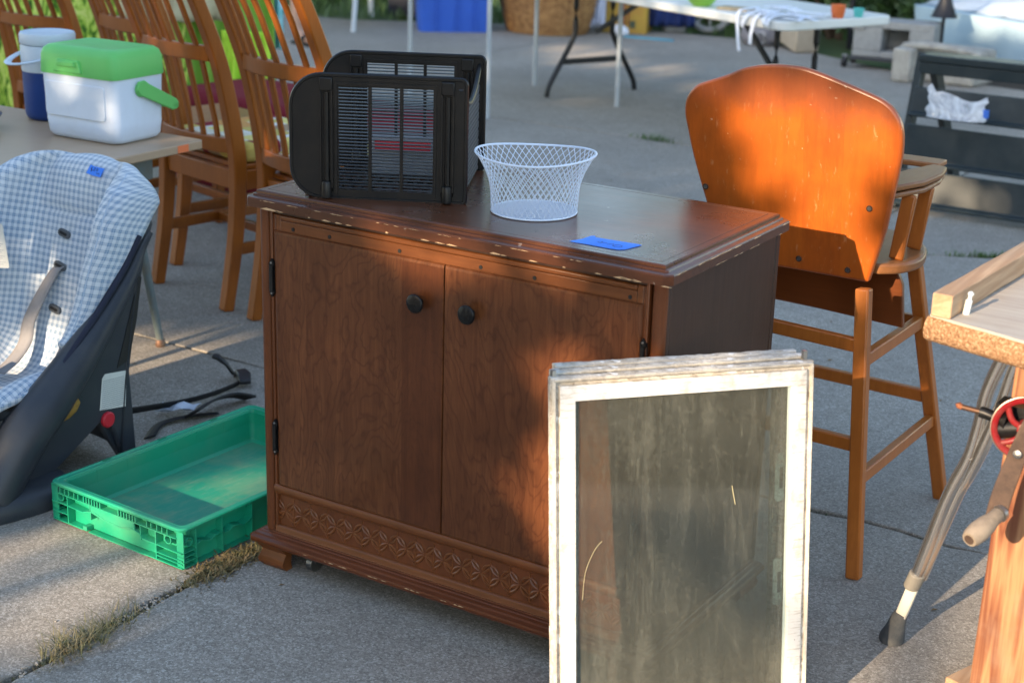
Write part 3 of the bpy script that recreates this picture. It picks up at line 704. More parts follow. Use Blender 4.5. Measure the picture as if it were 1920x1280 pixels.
s1 = sash('front white window sash with dirty glass leaning on the cabinet', BL, WL, WH, M['whitepaint'], M['glass'], True)
# two more sashes behind, each shifted slightly
s2 = sash('second window sash behind the dirty-glass one', BL+WY*.0225+WZ*.006+WU*.010, WL-.014, WH, M['whitepaint'], M['glass2'], False, R(-.15), 3)
s3 = sash('rearmost white window sash touching the cabinet corner', BL+WY*.045+WZ*.011+WU*.018, WL-.030, WH, M['whitepaint'], M['glass2'], False, R(.2), 6)
for x, z in ((.004, WH+.004), (WL-.016, WH+.010)):
    obj('corner_pin', MB().box(x, x+.006, .010, .020, z-.008, z+.006), M['steel'], s1)
sp = NT('inner_spacer').set(col=(.45, .52, .47), rough=.4, metal=.4)
obj('pane_edge', MB().box(WL-.0445, WL-.0385, -.0045+.0117, .0083, .039, WH-.039), sp, s1)
for z0 in (WH-.235, WH-.415):
    mb = MB(); mb.py(rrect(WL-.062, WL-.0455, z0, z0+.082, .006, 3), .0112, .0124); mb2 = MB().box(WL-.054, WL-.048, .0107, .0111, z0+.022, z0+.058)
    obj('latch_plate', mb, NT('pale_latch').set(col=(.50, .60, .52), rough=.6), s1)
    obj('latch_slot', mb2, NT('latch_slot').set(col=(.14, .16, .14), rough=.6), s1)
def straw(pts, parent, r_=.0005): obj('grass_straw', MB().tube(spline([Vector(p) for p in pts], 6), r_, 5), NT('straw').set(col=(.34, .31, .19), rough=.7), parent)
straw([(.052, .0065, .255), (.057, .0068, .30), (.072, .0070, .335), (.085, .0072, .35)], s1)
straw([(.315, .0068, .392), (.311, .0068, .412), (.309, .0068, .424)], s1, .0008)

# ---------------------------------------------------------------- high chair (seen from behind)
def hcmat():
    s = NT('orange_varnished_wood'); v0 = s.co(); st = s.co((1, 1, .05)); g1 = s.noise(st, 55, 7, .7, .4)
    x = s.n('SeparateXYZ', {'Vector': v0}).outputs[0]
    bl = s.noise(v0, 7, 5, .6); board = s.n('TexNoise', {'Vector': s.n('CombineXYZ', {'X': s.math('FLOOR', s.math('MULTIPLY', x, 12.0))}).outputs[0], 'Scale': 3.7}).outputs[0]
    col = s.mix(s.math('MULTIPLY', s.ramp(g1, [(.38, 1.0), (.60, 0.0)]), .55), (.46, .090, .009), (.19, .028, .004))
    col = s.mix(s.math('MULTIPLY', s.ramp(bl, [(.36, 1.0), (.62, 0.0)]), .75), col, (.22, .045, .008))
    col = s.mix(s.math('MULTIPLY', s.ramp(board, [(.4, 0.0), (.6, 1.0)]), .40), col, (.52, .13, .013))
    sp = s.ramp(s.noise(v0, 70, 2, .5), [(.755, 0.0), (.77, 1.0)]); col = s.mix(s.math('MULTIPLY', sp, .6), col, (.7, .5, .35)); sc1 = s.noise(s.co((1, 1, .25), (0, R(18), 0)), 95, 4, .7); col = s.mix(s.math('MULTIPLY', s.ramp(sc1, [(.62, 0.0), (.70, 1.0)]), .30), col, (.62, .34, .16)); wr = s.noise(v0, 11, 6, .7); zz = s.n('SeparateXYZ', {'Vector': v0}).outputs[2]; col = s.mix(s.math('MULTIPLY', s.ramp(s.math('ADD', zz, s.math('MULTIPLY', wr, .12)), [(.96, 0.0), (1.06, 1.0)]), .55), col, (.17, .05, .025))  # last mix darkens toward the top edge: shade put into the colour
    s.bump(g1, .06, .0006); return s.set(col=col, rough=.34, coat=.3, coatr=.3)
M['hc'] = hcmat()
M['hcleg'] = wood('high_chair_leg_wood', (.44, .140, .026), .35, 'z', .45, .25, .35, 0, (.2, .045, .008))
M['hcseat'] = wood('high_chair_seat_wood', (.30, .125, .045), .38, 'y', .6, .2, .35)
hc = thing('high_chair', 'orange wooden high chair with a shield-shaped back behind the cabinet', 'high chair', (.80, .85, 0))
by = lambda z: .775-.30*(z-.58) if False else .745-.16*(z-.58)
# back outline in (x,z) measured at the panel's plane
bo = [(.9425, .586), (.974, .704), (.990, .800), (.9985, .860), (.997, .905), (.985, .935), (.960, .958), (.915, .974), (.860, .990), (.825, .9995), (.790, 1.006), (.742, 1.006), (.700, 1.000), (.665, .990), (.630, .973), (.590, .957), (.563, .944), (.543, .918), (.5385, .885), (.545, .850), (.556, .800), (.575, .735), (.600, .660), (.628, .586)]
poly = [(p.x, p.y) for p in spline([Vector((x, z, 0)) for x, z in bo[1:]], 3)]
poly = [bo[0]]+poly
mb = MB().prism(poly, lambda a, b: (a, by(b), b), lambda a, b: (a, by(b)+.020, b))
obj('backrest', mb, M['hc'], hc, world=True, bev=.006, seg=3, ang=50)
def screwhole(x, z, par):
    m_ = MB().lathe([(.0065, 0), (.0065, .0016)], 14).xf(Matrix.Translation((x, by(z)-.0002, z)) @ Matrix.Rotation(R(99), 4, 'X')); obj('screw_hole', m_, M['holebrown'], par, world=True)
    m_ = MB().lathe([(.0042, 0), (.004, .0022)], 12).xf(Matrix.Translation((x, by(z)-.0004, z)) @ Matrix.Rotation(R(99), 4, 'X')); obj('screw', m_, M['steel'], par, world=True)
M['holebrown'] = NT('screw_recess').set(col=(.06, .03, .015), rough=.8)
for x, z in ((.586, .735), (.940, .742), (.795, .612), (.900, .606)): screwhole(x, z, hc)
# seat: rounded disc-like board
sp_ = [(.60, .765), (.955, .765), (.992, .80), (1.008, .87), (.990, .95), (.955, 1.01), (.89, 1.06), (.78, 1.08), (.66, 1.07), (.59, 1.03), (.555, .96), (.545, .87), (.565, .80)]
poly = [(p.x, p.y) for p in spline([Vector((x, y, 0)) for x, y in sp_[1:]], 3)]
obj('seat', MB().pz(poly, .600, .622), M['hcseat'], hc, world=True, bev=.006, seg=3, ang=50)
# legs
legs = {'rr': ((.985, .735, .602), (1.010, .635, 0)), 'rl': ((.600, .735, .602), (.545, .63, 0)), 'fr': ((.955, .975, .602), (1.024, 1.145, 0)), 'fl': ((.615, 1.00, .602), (.565, 1.15, 0))}
legs['rr'] = ((.955, .690, .590), (1.012, .637, 0))
for k, (a, b) in legs.items(): obj('leg', MB().bar(b, a, .029, .027, (0, 1, 0)), M['hcleg'], hc, world=True, bev=.004)
lp_ = lambda k, z: Vector(legs[k][1]).lerp(Vector(legs[k][0]), z/legs[k][0][2])
for a, b, z in (('rr', 'fr', .445), ('rr', 'fr', .205), ('rl', 'fl', .445), ('rl', 'fl', .205), ('rl', 'rr', .475), ('rl', 'rr', .275), ('fl', 'fr', .26), ('fl', 'fr', .44)):
    obj('rung', MB().bar(lp_(a, z), lp_(b, z), .018, .028, (0, 0, 1)), M['hcleg'], hc, world=True, bev=.003)
# hanging footrest board, arms, tray
obj('footrest_board', MB().prism([(.62, .485), (.985, .470), (.975, .56), (.955, .600), (.62, .600)], lambda a, b: (a, .86, b), lambda a, b: (a, .876, b)), wood('footrest_wood', (.17, .045, .010), .4, 'x', .5, .1, .3), hc, world=True, bev=.003)
for sg_ in (1, -1):
    fx = (lambda x: x) if sg_ > 0 else (lambda x: 1.585-x)
    for z0, z1, e_ in ((.754, .765, 0), (.768, .781, .004)):
        obj('arm', MB().pz([(fx(x), y) for x, y in [(.925, .762), (.965, .765), (.998, .87), (.998+e_, .965), (.985+e_, 1.03), (.955, 1.04), (.930, .95), (.918, .86)]], z0, z1), M['hcseat'], hc, world=True, bev=.004)
obj('tray_bar', MB().bar((.585, 1.075, .775), (.965, 1.075, .775), .012, .06, (0, 1, 0)), M['hcseat'], hc, world=True, bev=.003)
for x, sg_ in ((.968, 1), (.600, -1)):
    for y in (.825, .930): obj('arm_spindle', MB().bar((x, y, .622), (x+sg_*.012, y+.01, .755), .030, .014, (0, 1, 0)), M['hcleg'], hc, world=True, bev=.004)

# ---------------------------------------------------------------- green tote
M['tote'] = plastic('green_plastic', (.010, .30, .165), .42, .3, .5, 7, (.10, .30, .17))
def totefloor():
    s = NT('green_plastic_floor'); v = s.co(); n = s.noise(v, 6, 6, .65, .6); n2 = s.noise(s.co((8, 1.5, 1)), 14, 4, .6)
    col = s.mix(s.ramp(n, [(.42, 0.0), (.66, .75)]), (.015, .27, .16), (.20, .30, .17)); col = s.mix(s.math('MULTIPLY', s.ramp(n2, [(.5, 0.0), (.7, 1.0)]), .3), col, (.26, .34, .22))
    return s.set(col=col, rough=.5)
M['totefloor'] = totefloor()
tx = Vector((-.1, -.131)); a_ = math.atan2(.022, -.385)
th = R(-3.2)
TT = Matrix.Translation((-.500, -.110, .0)) @ Matrix.Rotation(R(-3.2), 4, 'Z')
tote = thing('plastic_tote', 'shallow green plastic tote on the concrete beside the cabinet', 'tote', M4=TT)
TW, TD, TH = .402, .600, .091
def tshell():
    rows = []
    for ins, z in ((.022, .012), (.020, .004), (.019, .005), (.0205, .055), (.020, .082), (0, .084), (-.001, .0885), (.001, .091), (.006, .0915), (.0085, .089), (.0105, .0895), (.016, .0895), (.018, .086), (.0195, .060), (.028, .018), (.036, .0125)):
        rad = max(.018-ins*.2, .008)
        rows.append([Vector((x, y, z)) for x, y in rrect(ins, TW-ins, ins, TD-ins, rad, 5)])
    mb = MB(); mb.grid(rows, closed_u=True); return mb
obj('wall_shell', tshell(), M['tote'], tote, ang=35)
obj('floor', MB().pz(rrect(.030, TW-.030, .030, TD-.030, .012, 4), .006, .0128), M['totefloor'], tote, smooth=False)
def ribs(n_len, M4, L):
    """ribbing of one outer side; local u along, v outward (negative y), w up"""
    mb = MB()
    def b(u0, u1, w0, w1, dep=.0125): mb.box(u0, u1, -.0005, dep+.0065, w0, w1)
    # top comb: short vertical teeth under the rim
    for k in range(7): b(.105+k*.0085, .1075+k*.0085, .068, .082)
    for k in range(7): b(L-.190+k*.0085, L-.1875+k*.0085, .068, .082)
    for u in (.030, .045, .058, .075, .088, L-.105, L-.092, L-.075, L-.060, L-.045): b(u, u+.002, .070, .082)
    b(.02, L-.02, .0665, .0685)
    # main verticals
    for u in (.052, L-.080, .125, L-.125): b(u, u+.0025, .006 if u in (.052, L-.080) else .035, .0665)
    # mid shelf wavy
    pts = [(.004, .048), (.095, .040), (.115, .046), (.145, .052), (.20, .040), (.235, .048), (.26, .051), (L-.11, .043), (L-.085, .028), (L-.004, .026)]
    pts = [(u, z) for u, z in [(.004, .046), (.052, .046), (.10, .044), (.118, .050), (.14, .054), (.17, .046), (.22, .044), (.25, .052), (.275, .047), (.285, .038), (.31, .038), (L-.078, .038), (L-.004, .037)] if u < L-.002]
    for (u0, z0), (u1, z1) in zip(pts[:-1], pts[1:]):
        mb.add([(u0, -.0005, z0), (u1, -.0005, z1), (u1, .0200, z1), (u0, .0200, z0), (u0, -.0005, z0+.002), (u1, -.0005, z1+.002), (u1, .0200, z1+.002), (u0, .0200, z0+.002)], [(0, 3, 2, 1), (4, 5, 6, 7), (0, 1, 5, 4), (1, 2, 6, 5), (2, 3, 7, 6), (3, 0, 4, 7)])
    # handle recess plate
    mb.prism([(.12, .0665), (.26, .0665), (.262, .052), (.245, .046), (.20, .040), (.16, .046), (.125, .052)], lambda a, c: (a, .0160, c), lambda a, c: (a, .0190, c))
    # bottom lip
    b(.004, .10, .004, .0065); b(.10, .112, .0045, .014); b(.112, L-.115, .0005, .003, .009); b(L-.115, L-.004, .004, .0065)
    for z in (.021, .0135): b(L-.078, L-.004, z, z+.0018)
    for z in (.024,): b(.004, .052, z, z+.0018)
    mb.xf(M4); return mb
Fm = frame((0, .0200, 0), (1, 0, 0), (0, -1, 0), (0, 0, 1)); obj('rib_frame', ribs(0, Fm, TW), M['tote'], tote, smooth=False, label='ribbed sunlit end')
Fm = frame((0, TD-.0200, 0), (1, 0, 0), (0, 1, 0), (0, 0, 1)); obj('rib_frame', ribs(0, Fm, TW), M['tote'], tote, smooth=False)
def longribs(M4):
    mb = MB()
    def b(u0, u1, w0, w1, dep=.0125): mb.box(u0, u1, -.0005, dep+.0065, w0, w1)
    for u in (.004, .038, .11, .195, TD-.197, TD-.112, TD-.04, TD-.006): b(u, u+.0025, .006, .0835)
    for u0, u1 in ((.04, .196), (TD-.196, TD-.04)):
        n = 12
        for k in range(n):
            a0 = u0+(u1-u0)*k/n; a1 = u0+(u1-u0)*(k+1)/n; z0 = .046+.004*math.sin(k*1.7); z1 = .046+.004*math.sin((k+1)*1.7)
            mb.add([(a0, -.0005, z0), (a1, -.0005, z1), (a1, .0190, z1), (a0, .0190, z0), (a0, -.0005, z0+.002), (a1, -.0005, z1+.002), (a1, .0190, z1+.002), (a0, .0190, z0+.002)], [(0, 3, 2, 1), (4, 5, 6, 7), (0, 1, 5, 4), (1, 2, 6, 5), (2, 3, 7, 6), (3, 0, 4, 7)])
    for z in (.038, .028, .018): b(.004, .038, z, z+.0018)
    b(.004, TD-.004, .003, .0055, .010); mb.xf(M4); return mb
Fm = frame((TW-.0200, 0, 0), (0, 1, 0), (1, 0, 0), (0, 0, 1)); obj('rib_frame', longribs(Fm), M['tote'], tote, smooth=False)
Fm = frame((.0200, 0, 0), (0, 1, 0), (-1, 0, 0), (0, 0, 1)); obj('rib_frame', longribs(Fm), M['tote'], tote, smooth=False)
for p, ax in (((TW-.045, .009, .058), 'X'), ((TW-.009, .022, .058), 'Y'), ((.030, .009, .060), 'X')):
    mb = MB(); ring = []
    prof_ = [(.0100, -.010), (.0100, .006), (.0078, .006), (.0078, -.010)]
    mb.lathe(prof_, 16, cap=False); mb.xf(Matrix.Translation(p) @ (Matrix.Rotation(R(90), 4, 'X') if ax == 'X' else Matrix.Rotation(R(90), 4, 'Y'))); obj('ring_boss', mb, M['tote'], tote, ang=40)
for y in (.14, .30, .46): obj('rim_notch', MB().box(.002, .008, y, y+.022, .0905, .0925), NT('notch_shadow').set(col=(.008, .16, .09), rough=.5), tote, smooth=False)  # darker green blocks stand for the shade inside the rim notches

# ---------------------------------------------------------------- child car seat
def plaid():
    s = NT('blue_white_plaid_fabric'); uv = s.n('TexCoord').outputs['UV']
    sep = s.n('SeparateXYZ', {'Vector': uv}); F = []
    for ax in (0, 1):
        t = s.math('FRACT', s.math('MULTIPLY', sep.outputs[ax], 1/.0160))
        band = s.ramp(t, [(0.0, 1.0), (.40, 1.0), (.44, 0.0), (.96, 0.0), (1.0, 1.0)])
        line = s.ramp(t, [(.16, 0.0), (.18, 1.0), (.24, 1.0), (.26, 0.0), (.66, 0.0), (.68, .8), (.76, .8), (.78, 0.0)])
        F.append((band, line))
    f = s.math('MULTIPLY', s.math('ADD', F[0][0], F[1][0]), .5)
    col = s.mix(f, (.58, .63, .67), (.15, .25, .38))
    l = s.math('MAXIMUM', F[0][1], F[1][1]); col = s.mix(s.math('MULTIPLY', l, .40), col, (.60, .65, .72))
    n = s.noise(uv, 900, 2); n2 = s.noise(s.co(), 6, 3)
    col = s.mix(s.math('MULTIPLY', s.ramp(n2, [(.5, 0.0), (.75, 1.0)]), .25), col, (.62, .60, .52))
    s.bump(s.math('ADD', n, s.math('MULTIPLY', s.noise(s.co(), 22, 3), 2.0)), .35, .003)
    return s.set(col=col, rough=.9, sheen=.3, spec=.2)
M['plaid'] = plaid()
M['shell'] = plastic('dark_grey_blue_shell', (.030, .036, .046), .40, .2, .5, 12, (.07, .07, .07))
M['navy'] = plastic('navy_piping', (.012, .016, .035), .7, .1)
M['foam'] = plastic('yellowed_foam', (.30, .18, .045), .8, .5, .2, 40)
M['strap'] = plastic('grey_webbing', (.26, .25, .25), .7, .25, .3, 30)
M['label'] = plastic('white_label', (.60, .62, .60), .5, .25)
cs = thing('car_seat', 'child car seat in blue plaid fabric with a dark shell', 'car seat', (-.825, .05, 0))
cx = -.830
cpath = [(-.20, .155), (-.12, .185), (-.03, .185), (.08, .175), (.165, .180), (.215, .225), (.248, .30), (.272, .40), (.296, .49), (.316, .56), (.330, .605), (.342, .636), (.360, .658), (.386, .664), (.412, .650), (.422, .62)]
cs_pts = spline([Vector((0, y, z)) for y, z in cpath], 6)
nrow = len(cs_pts); rows = []; uvs = []
NU = 76; cum = 0
def smooth01(t): t = max(0, min(1, t)); return t*t*(3-2*t)
def interp(tab, t):
    for (a, va), (b, vb) in zip(tab[:-1], tab[1:]):
        if t <= b: return va+(vb-va)*(t-a)/(b-a)
    return tab[-1][1]
seatrow = []
for i, p in enumerate(cs_pts):
    t = i/(nrow-1)
    if i: cum += (p-cs_pts[i-1]).length
    d = (cs_pts[min(i+1, nrow-1)]-cs_pts[max(i-1, 0)]).normalized(); nrm = Vector((0, -d.z, d.y))
    if t > .8: nrm = (nrm.lerp(Vector((0, -.55, .84)), smooth01((t-.8)/.15))).normalized()
    T = lambda k: k/15.0
    hw = interp([(0, .20), (T(4), .215), (T(7), .236), (T(8.5), .240), (T(9.5), .235), (T(10.3), .228), (T(11), .214), (T(11.7), .190), (T(12.4), .150), (T(13), .10), (T(14), .05), (1, .02)], t)*.965
    dep = interp([(0, .02), (T(1), .045), (T(3), .085), (T(4), .125), (T(5), .155), (T(6), .145), (T(7), .130), (T(8.5), .115), (T(10), .085), (T(11), .052), (T(12), .022), (T(13), .0), (1, 0)], t)
    back = interp([(0, .9), (T(5), .88), (T(6.5), .78), (T(8), .30), (T(9), .0), (T(10), -.2), (T(11), -.2), (T(12), -.2), (1, -.2)], t)  # how far the outer face wraps back
    prof = [(0, 0), (.40, .0), (.55, .02), (.62, .16), (.665, .55), (.70, .86), (.74, .98), (.82, 1.03), (.90, .99), (.96, .86), (.995, .55), (1.0, back)]
    row = []; ur = 0; prev = None
    for k in range(NU+1):
        q_ = -1+2*k/NU; sgn = 1 if q_ >= 0 else -1
        # walk along the profile evenly
        a_ = abs(q_); f_ = a_*(len(prof)-1); j_ = min(int(f_), len(prof)-2); fr = f_-j_
        au = prof[j_][0]+(prof[j_+1][0]-prof[j_][0])*fr; n_ = prof[j_][1]+(prof[j_+1][1]-prof[j_][1])*fr
        if back < -.25 and a_ > .95: n_ = max(n_, -9)
        q = Vector((cx+hw*au*sgn, p.y, p.z))+nrm*(dep*n_ if dep > .03 or n_ > 0 else 0)
        if n_ < 0: q += Vector((0, .03*abs(n_), -.01*abs(n_)))
        q.z -= .022*au**2.2*smooth01((t-T(8))/T(4.5))
        q -= nrm*.0075*math.exp(-((au-.535)/.022)**2)*(1 if T(5) < t < T(12) else .3)
        for ts, lim in ((T(8.7), .5), (T(6.4), .5)): q -= nrm*.006*math.exp(-((t-ts)/.007)**2)*(1 if au < lim else 0)
        q += nrm*.0035*noise.noise(Vector((q.x*14, q.y*14, q.z*14)))
        q += nrm*.010*math.cos(au*2.6)*(1 if au < .5 and T(8.7) < t < T(12) else 0)*math.sin(math.pi*min(max((t-T(8.7))/(T(12)-T(8.7)), 0), 1))
        if prev is not None: ur += (q-prev).length
        prev = q; row.append(q); uvs.append((ur, cum))
    mid_ = uvs[-(NU+1)+NU//2][0]
    for k in range(NU+1): u0, v0 = uvs[-(NU+1)+k]; uvs[-(NU+1)+k] = (u0-mid_, v0)
    rows.append(row)
# even out the walk
for _ in range(3):
    for i in range(len(rows)):
        r_ = rows[i]; rows[i] = [r_[0]]+[(r_[k-1]+r_[k]*2+r_[k+1])/4 for k in range(1, NU)]+[r_[-1]]
mb = MB(); mb.grid(rows)
fab = obj('seat_cover', mb, M['plaid'], cs, world=True, uvs=uvs, ang=180, solid=.006)
def row_at(z):  # right edge point of the fabric near a height
    return min(rows[20:], key=lambda r_: abs(r_[-1].z-z))
# seam piping on the wings
for kk in (int(NU*.5*(1+.70)), int(NU*.5*(1-.70))):
    pts = [rows[i][kk]-Vector((0, .002, -.0015)) for i in range(int(nrow*.36), int(nrow*.78), 2)]
    obj('seam_piping', MB().tube(pts, .0018, 6), plastic('pale_blue_piping', (.36, .46, .58), .8, .1), fab, world=True)
# outer shell: two flanks and back
side = [(-.30, .0), (-.03, .0), (-.005, .045), (.15, .125), (.175, .09), (.205, .0), (.245, .0), (.235, .217), (.262, .336), (.300, .481), (.330, .545), (.325, .560), (.305, .545), (.26, .48), (.185, .375), (.085, .305), (-.02, .255), (-.10, .195), (-.15, .145), (-.20, .07), (-.30, .05)]
for x0, x1 in ((cx+.205, cx+.226), (cx-.226, cx-.205)):
    obj('side_shell', MB().px(side, x0, x1), M['shell'], cs, world=True, bev=.006, seg=3, ang=50)
armp = [(.315, .53, .008), (.290, .495, .012), (.245, .435, .020), (.170, .360, .030), (.085, .285, .042), (.000, .215, .050), (-.085, .150, .054), (-.140, .085, .052), (-.175, .035, .046)]
for sx in (1, -1):
    q = spline([Vector((cx+sx*(.222 if z < .5 else .228), y, z)) for y, z, r_ in armp], 5); rr = [interp([(k/(len(armp)-1), armp[k][2]) for k in range(len(armp))], i/(len(q)-1)) for i in range(len(q))]
    obj('arm_roll', MB().tube(q, rr, 14), M['shell'], cs, world=True, ang=80)
    tp2 = spline([Vector((cx+sx*.232, y-.014, z+.034)) for y, z, r_ in armp[1:-1]], 5); obj('trim_piping', MB().tube(tp2, .008, 8), M['navy'], cs, world=True, ang=80)
    fo = spline([Vector((cx+sx*.236, y-.008, z+.020)) for y, z, r_ in armp[4:8]], 5); obj('foam_edge', MB().tube(fo, [.006]+[.016]*(len(fo)-2)+[.006], 8), M['foam'], cs, world=True, ang=80)
mb = MB(); mb.grid([[Vector((cx+.226*math.cos(a)*1.0, y+.05*math.sin(a), z)) for a in [R(180*k/12) for k in range(13)]] for y, z in ((.19, .03), (.215, .20), (.245, .34), (.275, .46), (.298, .52), (.305, .545))])
obj('back_shell', mb, M['shell'], cs, world=True, solid=.008, ang=60)
# base lip
lip = [(p.x, p.y) for p in spline([Vector(q+(0,)) for q in [(-1.075, .02), (-1.10, -.12), (-1.06, -.27), (-.96, -.33), (-.72, -.34), (-.60, -.27), (-.545, -.13), (-.540, -.035), (-.575, .015), (-.64, .03)]], 4)]
rws = []
for ins, z in ((0, 0), (-.004, .014), (0, .034), (.012, .046), (.035, .052)):
    rws.append([Vector((cx+(x-cx)*(1-ins/.25), -.12+(y+.12)*(1-ins/.2), z)) for x, y in lip])
mb = MB(); mb.grid(rws, closed_u=True); n = len(lip); mb.f.append(tuple(range(len(mb.v)-n, len(mb.v)))); mb.f.append(tuple(reversed(range(n))))
obj('base', mb, M['shell'], cs, world=True, ang=60)
obj('base_stay', MB().beam([(cx+.2, .165, .12), (cx+.205, .19, .07), (cx+.20, .235, .0)], .035, .02, (1, 0, 0)), M['shell'], cs, world=True, bev=.004)
XS = cx+.2265
obj('recess', MB().px([(.195, .235), (.232, .245), (.262, .335), (.283, .43), (.275, .435), (.24, .345)], XS-.001, XS+.0012), M['black'], cs, world=True)  # black plate on the flank stands in for the shade of a recess
lb = obj('warning_label', MB().px([(.148, .222), (.157, .231), (.222, .222), (.214, .137), (.136, .150)], XS, XS+.0009), M['label'], cs, world=True)
mb = MB()
for k in range(15):
    z = .215-k*.0046; o0 = .0028*k*.25; mb.px([(.150-o0, z+.001), (.214-o0*.4, z-.004), (.214-o0*.4, z-.0052), (.150-o0, z-.0002)], XS+.0009, XS+.0013)
obj('print_lines', mb, NT('grey_print').set(col=(.22, .25, .28), rough=.7), lb, world=True, smooth=False)
obj('red_button', MB().lathe([(.0185, 0), (.0185, .006), (.015, .009)], 24).xf(Matrix.Translation((XS-.001, .157, .122)) @ Matrix.Rotation(R(90), 4, 'Y')), plastic('red_plastic', (.50, .02, .035), .45, .1), cs, world=True, ang=40)
mb = MB().lathe([(.001, -.036), (.012, -.03), (.018, -.012), (.019, .012), (.013, .03), (.001, .036)], 14).xf(Matrix.Translation((XS-.004, .045, .180)) @ Matrix.Rotation(R(-62), 4, 'X')); obj('foam_pad', mb, M['foam'], cs, world=True)
# back slots, belts
def onback(x, z):
    best = None
    for r_ in rows[int(nrow*.40):int(nrow*.9)]:
        for k in range(len(r_)):
            d = abs(r_[k].x-x)+abs(r_[k].z-z)
            if best is None or d < best[0]: best = (d, r_[k])
    return best[1]
M['slotgrey'] = plastic('grey_slot_plastic', (.09, .10, .11), .5, .1)
for zz in (.487, .413, .315):
    for xx, rr in ((-.862, R(12)), (-.725, R(-12))):
        p = onback(xx, zz); T = Matrix.Translation(p+Vector((0, -.006, 0))) @ Matrix.Rotation(R(-15), 4, 'X') @ Matrix.Rotation(rr if zz < .45 else rr, 4, 'Y')
        obj('belt_slot', MB().py(rrect(-.0195, .0195, -.009, .009, .0089, 5), -.004, .004).xf(T), M['slotgrey'], cs, world=True, bev=.002)
        obj('slot_opening', MB().py(rrect(-.0125, .0125, -.0032, .0032, .003, 3), -.0052, -.0035).xf(T), M['black'], cs, world=True)
def strap(pts, wd, nm='harness_strap', up_=(0, 0, 1), mat=None, par=cs, th_=.0022, twist=None):
    q = spline(pts, 6); rws = []
    for i, p in enumerate(q):
        d = (q[min(i+1, len(q)-1)]-q[max(i-1, 0)]).normalized(); x = Vector(up_)
        if twist: x = Vector((math.cos(twist[0]+(twist[1]-twist[0])*i/len(q)), math.sin(twist[0]+(twist[1]-twist[0])*i/len(q)), .15))
        x = (x-d*x.dot(d)).normalized(); rws.append([p-x*wd/2, p-x*wd/6, p+x*wd/6, p+x*wd/2])
    m_ = MB(); m_.grid(rws); return obj(nm, m_, mat or M['strap'], par, world=True, solid=th_, ang=180)
p = onback(-.862, .412)
strap([p+Vector((.004, .01, .002)), p+Vector((-.004, -.016, -.008)), p+Vector((-.022, -.045, -.06)), p+Vector((-.040, -.075, -.125)), p+Vector((-.030, -.10, -.17)), p+Vector((-.018, -.15, -.20)), p+Vector((-.01, -.20, -.215))], .036, twist=(R(-20), R(40)))
p = onback(-.705, .36)
strap([p+Vector((-.01, -.03, .06)), p+Vector((-.012, -.06, .0)), p+Vector((-.02, -.09, -.07)), p+Vector((-.03, -.12, -.13)), p+Vector((-.045, -.17, -.165))], .022, twist=(R(65), R(30)))
bz = obj('buckle', MB().obox(Matrix.Translation((-.862, .025, .235)) @ Matrix.Rotation(R(25), 4, 'X'), -.022, .022, -.006, .006, -.03, .012), plastic('white_buckle', (.6, .6, .58), .4, .1), cs, world=True, bev=.004)
strap([Vector((-.98, .02, .20)), Vector((-.92, -.01, .205)), Vector((-.87, .0, .21)), Vector((-.80, .02, .215))], .034)
# instruction label and tape
def onface(dx, dz, p, T): pass
pl = rows[int(nrow*.60)][int(NU*.20)]
pc_ = Vector((-.985, .150, .462))
LB = frame((-1.005, .170, .47), (.55, .80, -.04), (.80, -.55, .12), (.05, -.08, 1))
LB = frame((-.925, .150, .478), (.86, .50, 0), (.50, -.86, .1), (.02, -.12, 1))
il = obj('instruction_label', MB().py(rrect(-.055, .020, -.055, .055, .004, 2), -.0006, .0006).xf(LB), M['label'], cs, world=True)
mb = MB()
rg = [Vector((-.012+.018*math.cos(a), .0012, .032+.018*math.sin(a))) for a in [2*math.pi*k/28 for k in range(28)]]
m2 = MB().tube(rg, .0016, 5, closed=True, upv=(0, 1, 0)).tube([rg[10], rg[24]], .0012, 5, upv=(0, 1, 0)).xf(LB); obj('prohibition_ring', m2, NT('red_print').set(col=(.65, .12, .10), rough=.6), il, world=True)
m2 = MB()
for k in range(11): m2.box(-.050, .014-(k % 3)*.006, .0006, .0010, .004-k*.0050, .0053-k*.0050)
m2.box(-.020, -.008, .0006, .0011, .022, .036).box(-.010, -.002, .0006, .0011, .030, .040)
obj('print_lines', m2.xf(LB), NT('grey_print2').set(col=(.30, .34, .38), rough=.7), il, world=True, smooth=False)
tpp = onback(-.775, .640)
TB = frame(tpp+Vector((0, -.0085, .005)), (1, .0, -.06), (0, .45, .89), (0, -.89, .45))
tp2 = thing('price_tape', 'blue price tape on top of the plaid car seat', 'tape', tuple(tpp))
obj('tape_strip', MB().pz([(-.024, -.010), (-.018, .012), (-.004, .010), (.026, .011), (.021, -.011), (.0, -.012)], -.001, .001).xf(TB), M['tape'], tp2, world=True)
ik = MB()
for st in ([(-.010, .007), (-.013, .003), (-.008, .001), (-.011, -.003)], [(-.010, .008), (-.011, -.004)], [(-.004, .006), (.0, .007), (-.001, .003), (-.005, .0), (.001, .0)], [(.006, .007), (.009, .005), (.008, .001), (.005, .003), (.006, .007)], [(.008, -.003), (.011, -.006), (.014, -.003), (.017, -.006)]):
    ik.tube(spline([(x, y, .0013) for x, y in st], 4), .0006, 5)
obj('handwriting', ik.xf(TB), M['ink'], tp2, world=True)
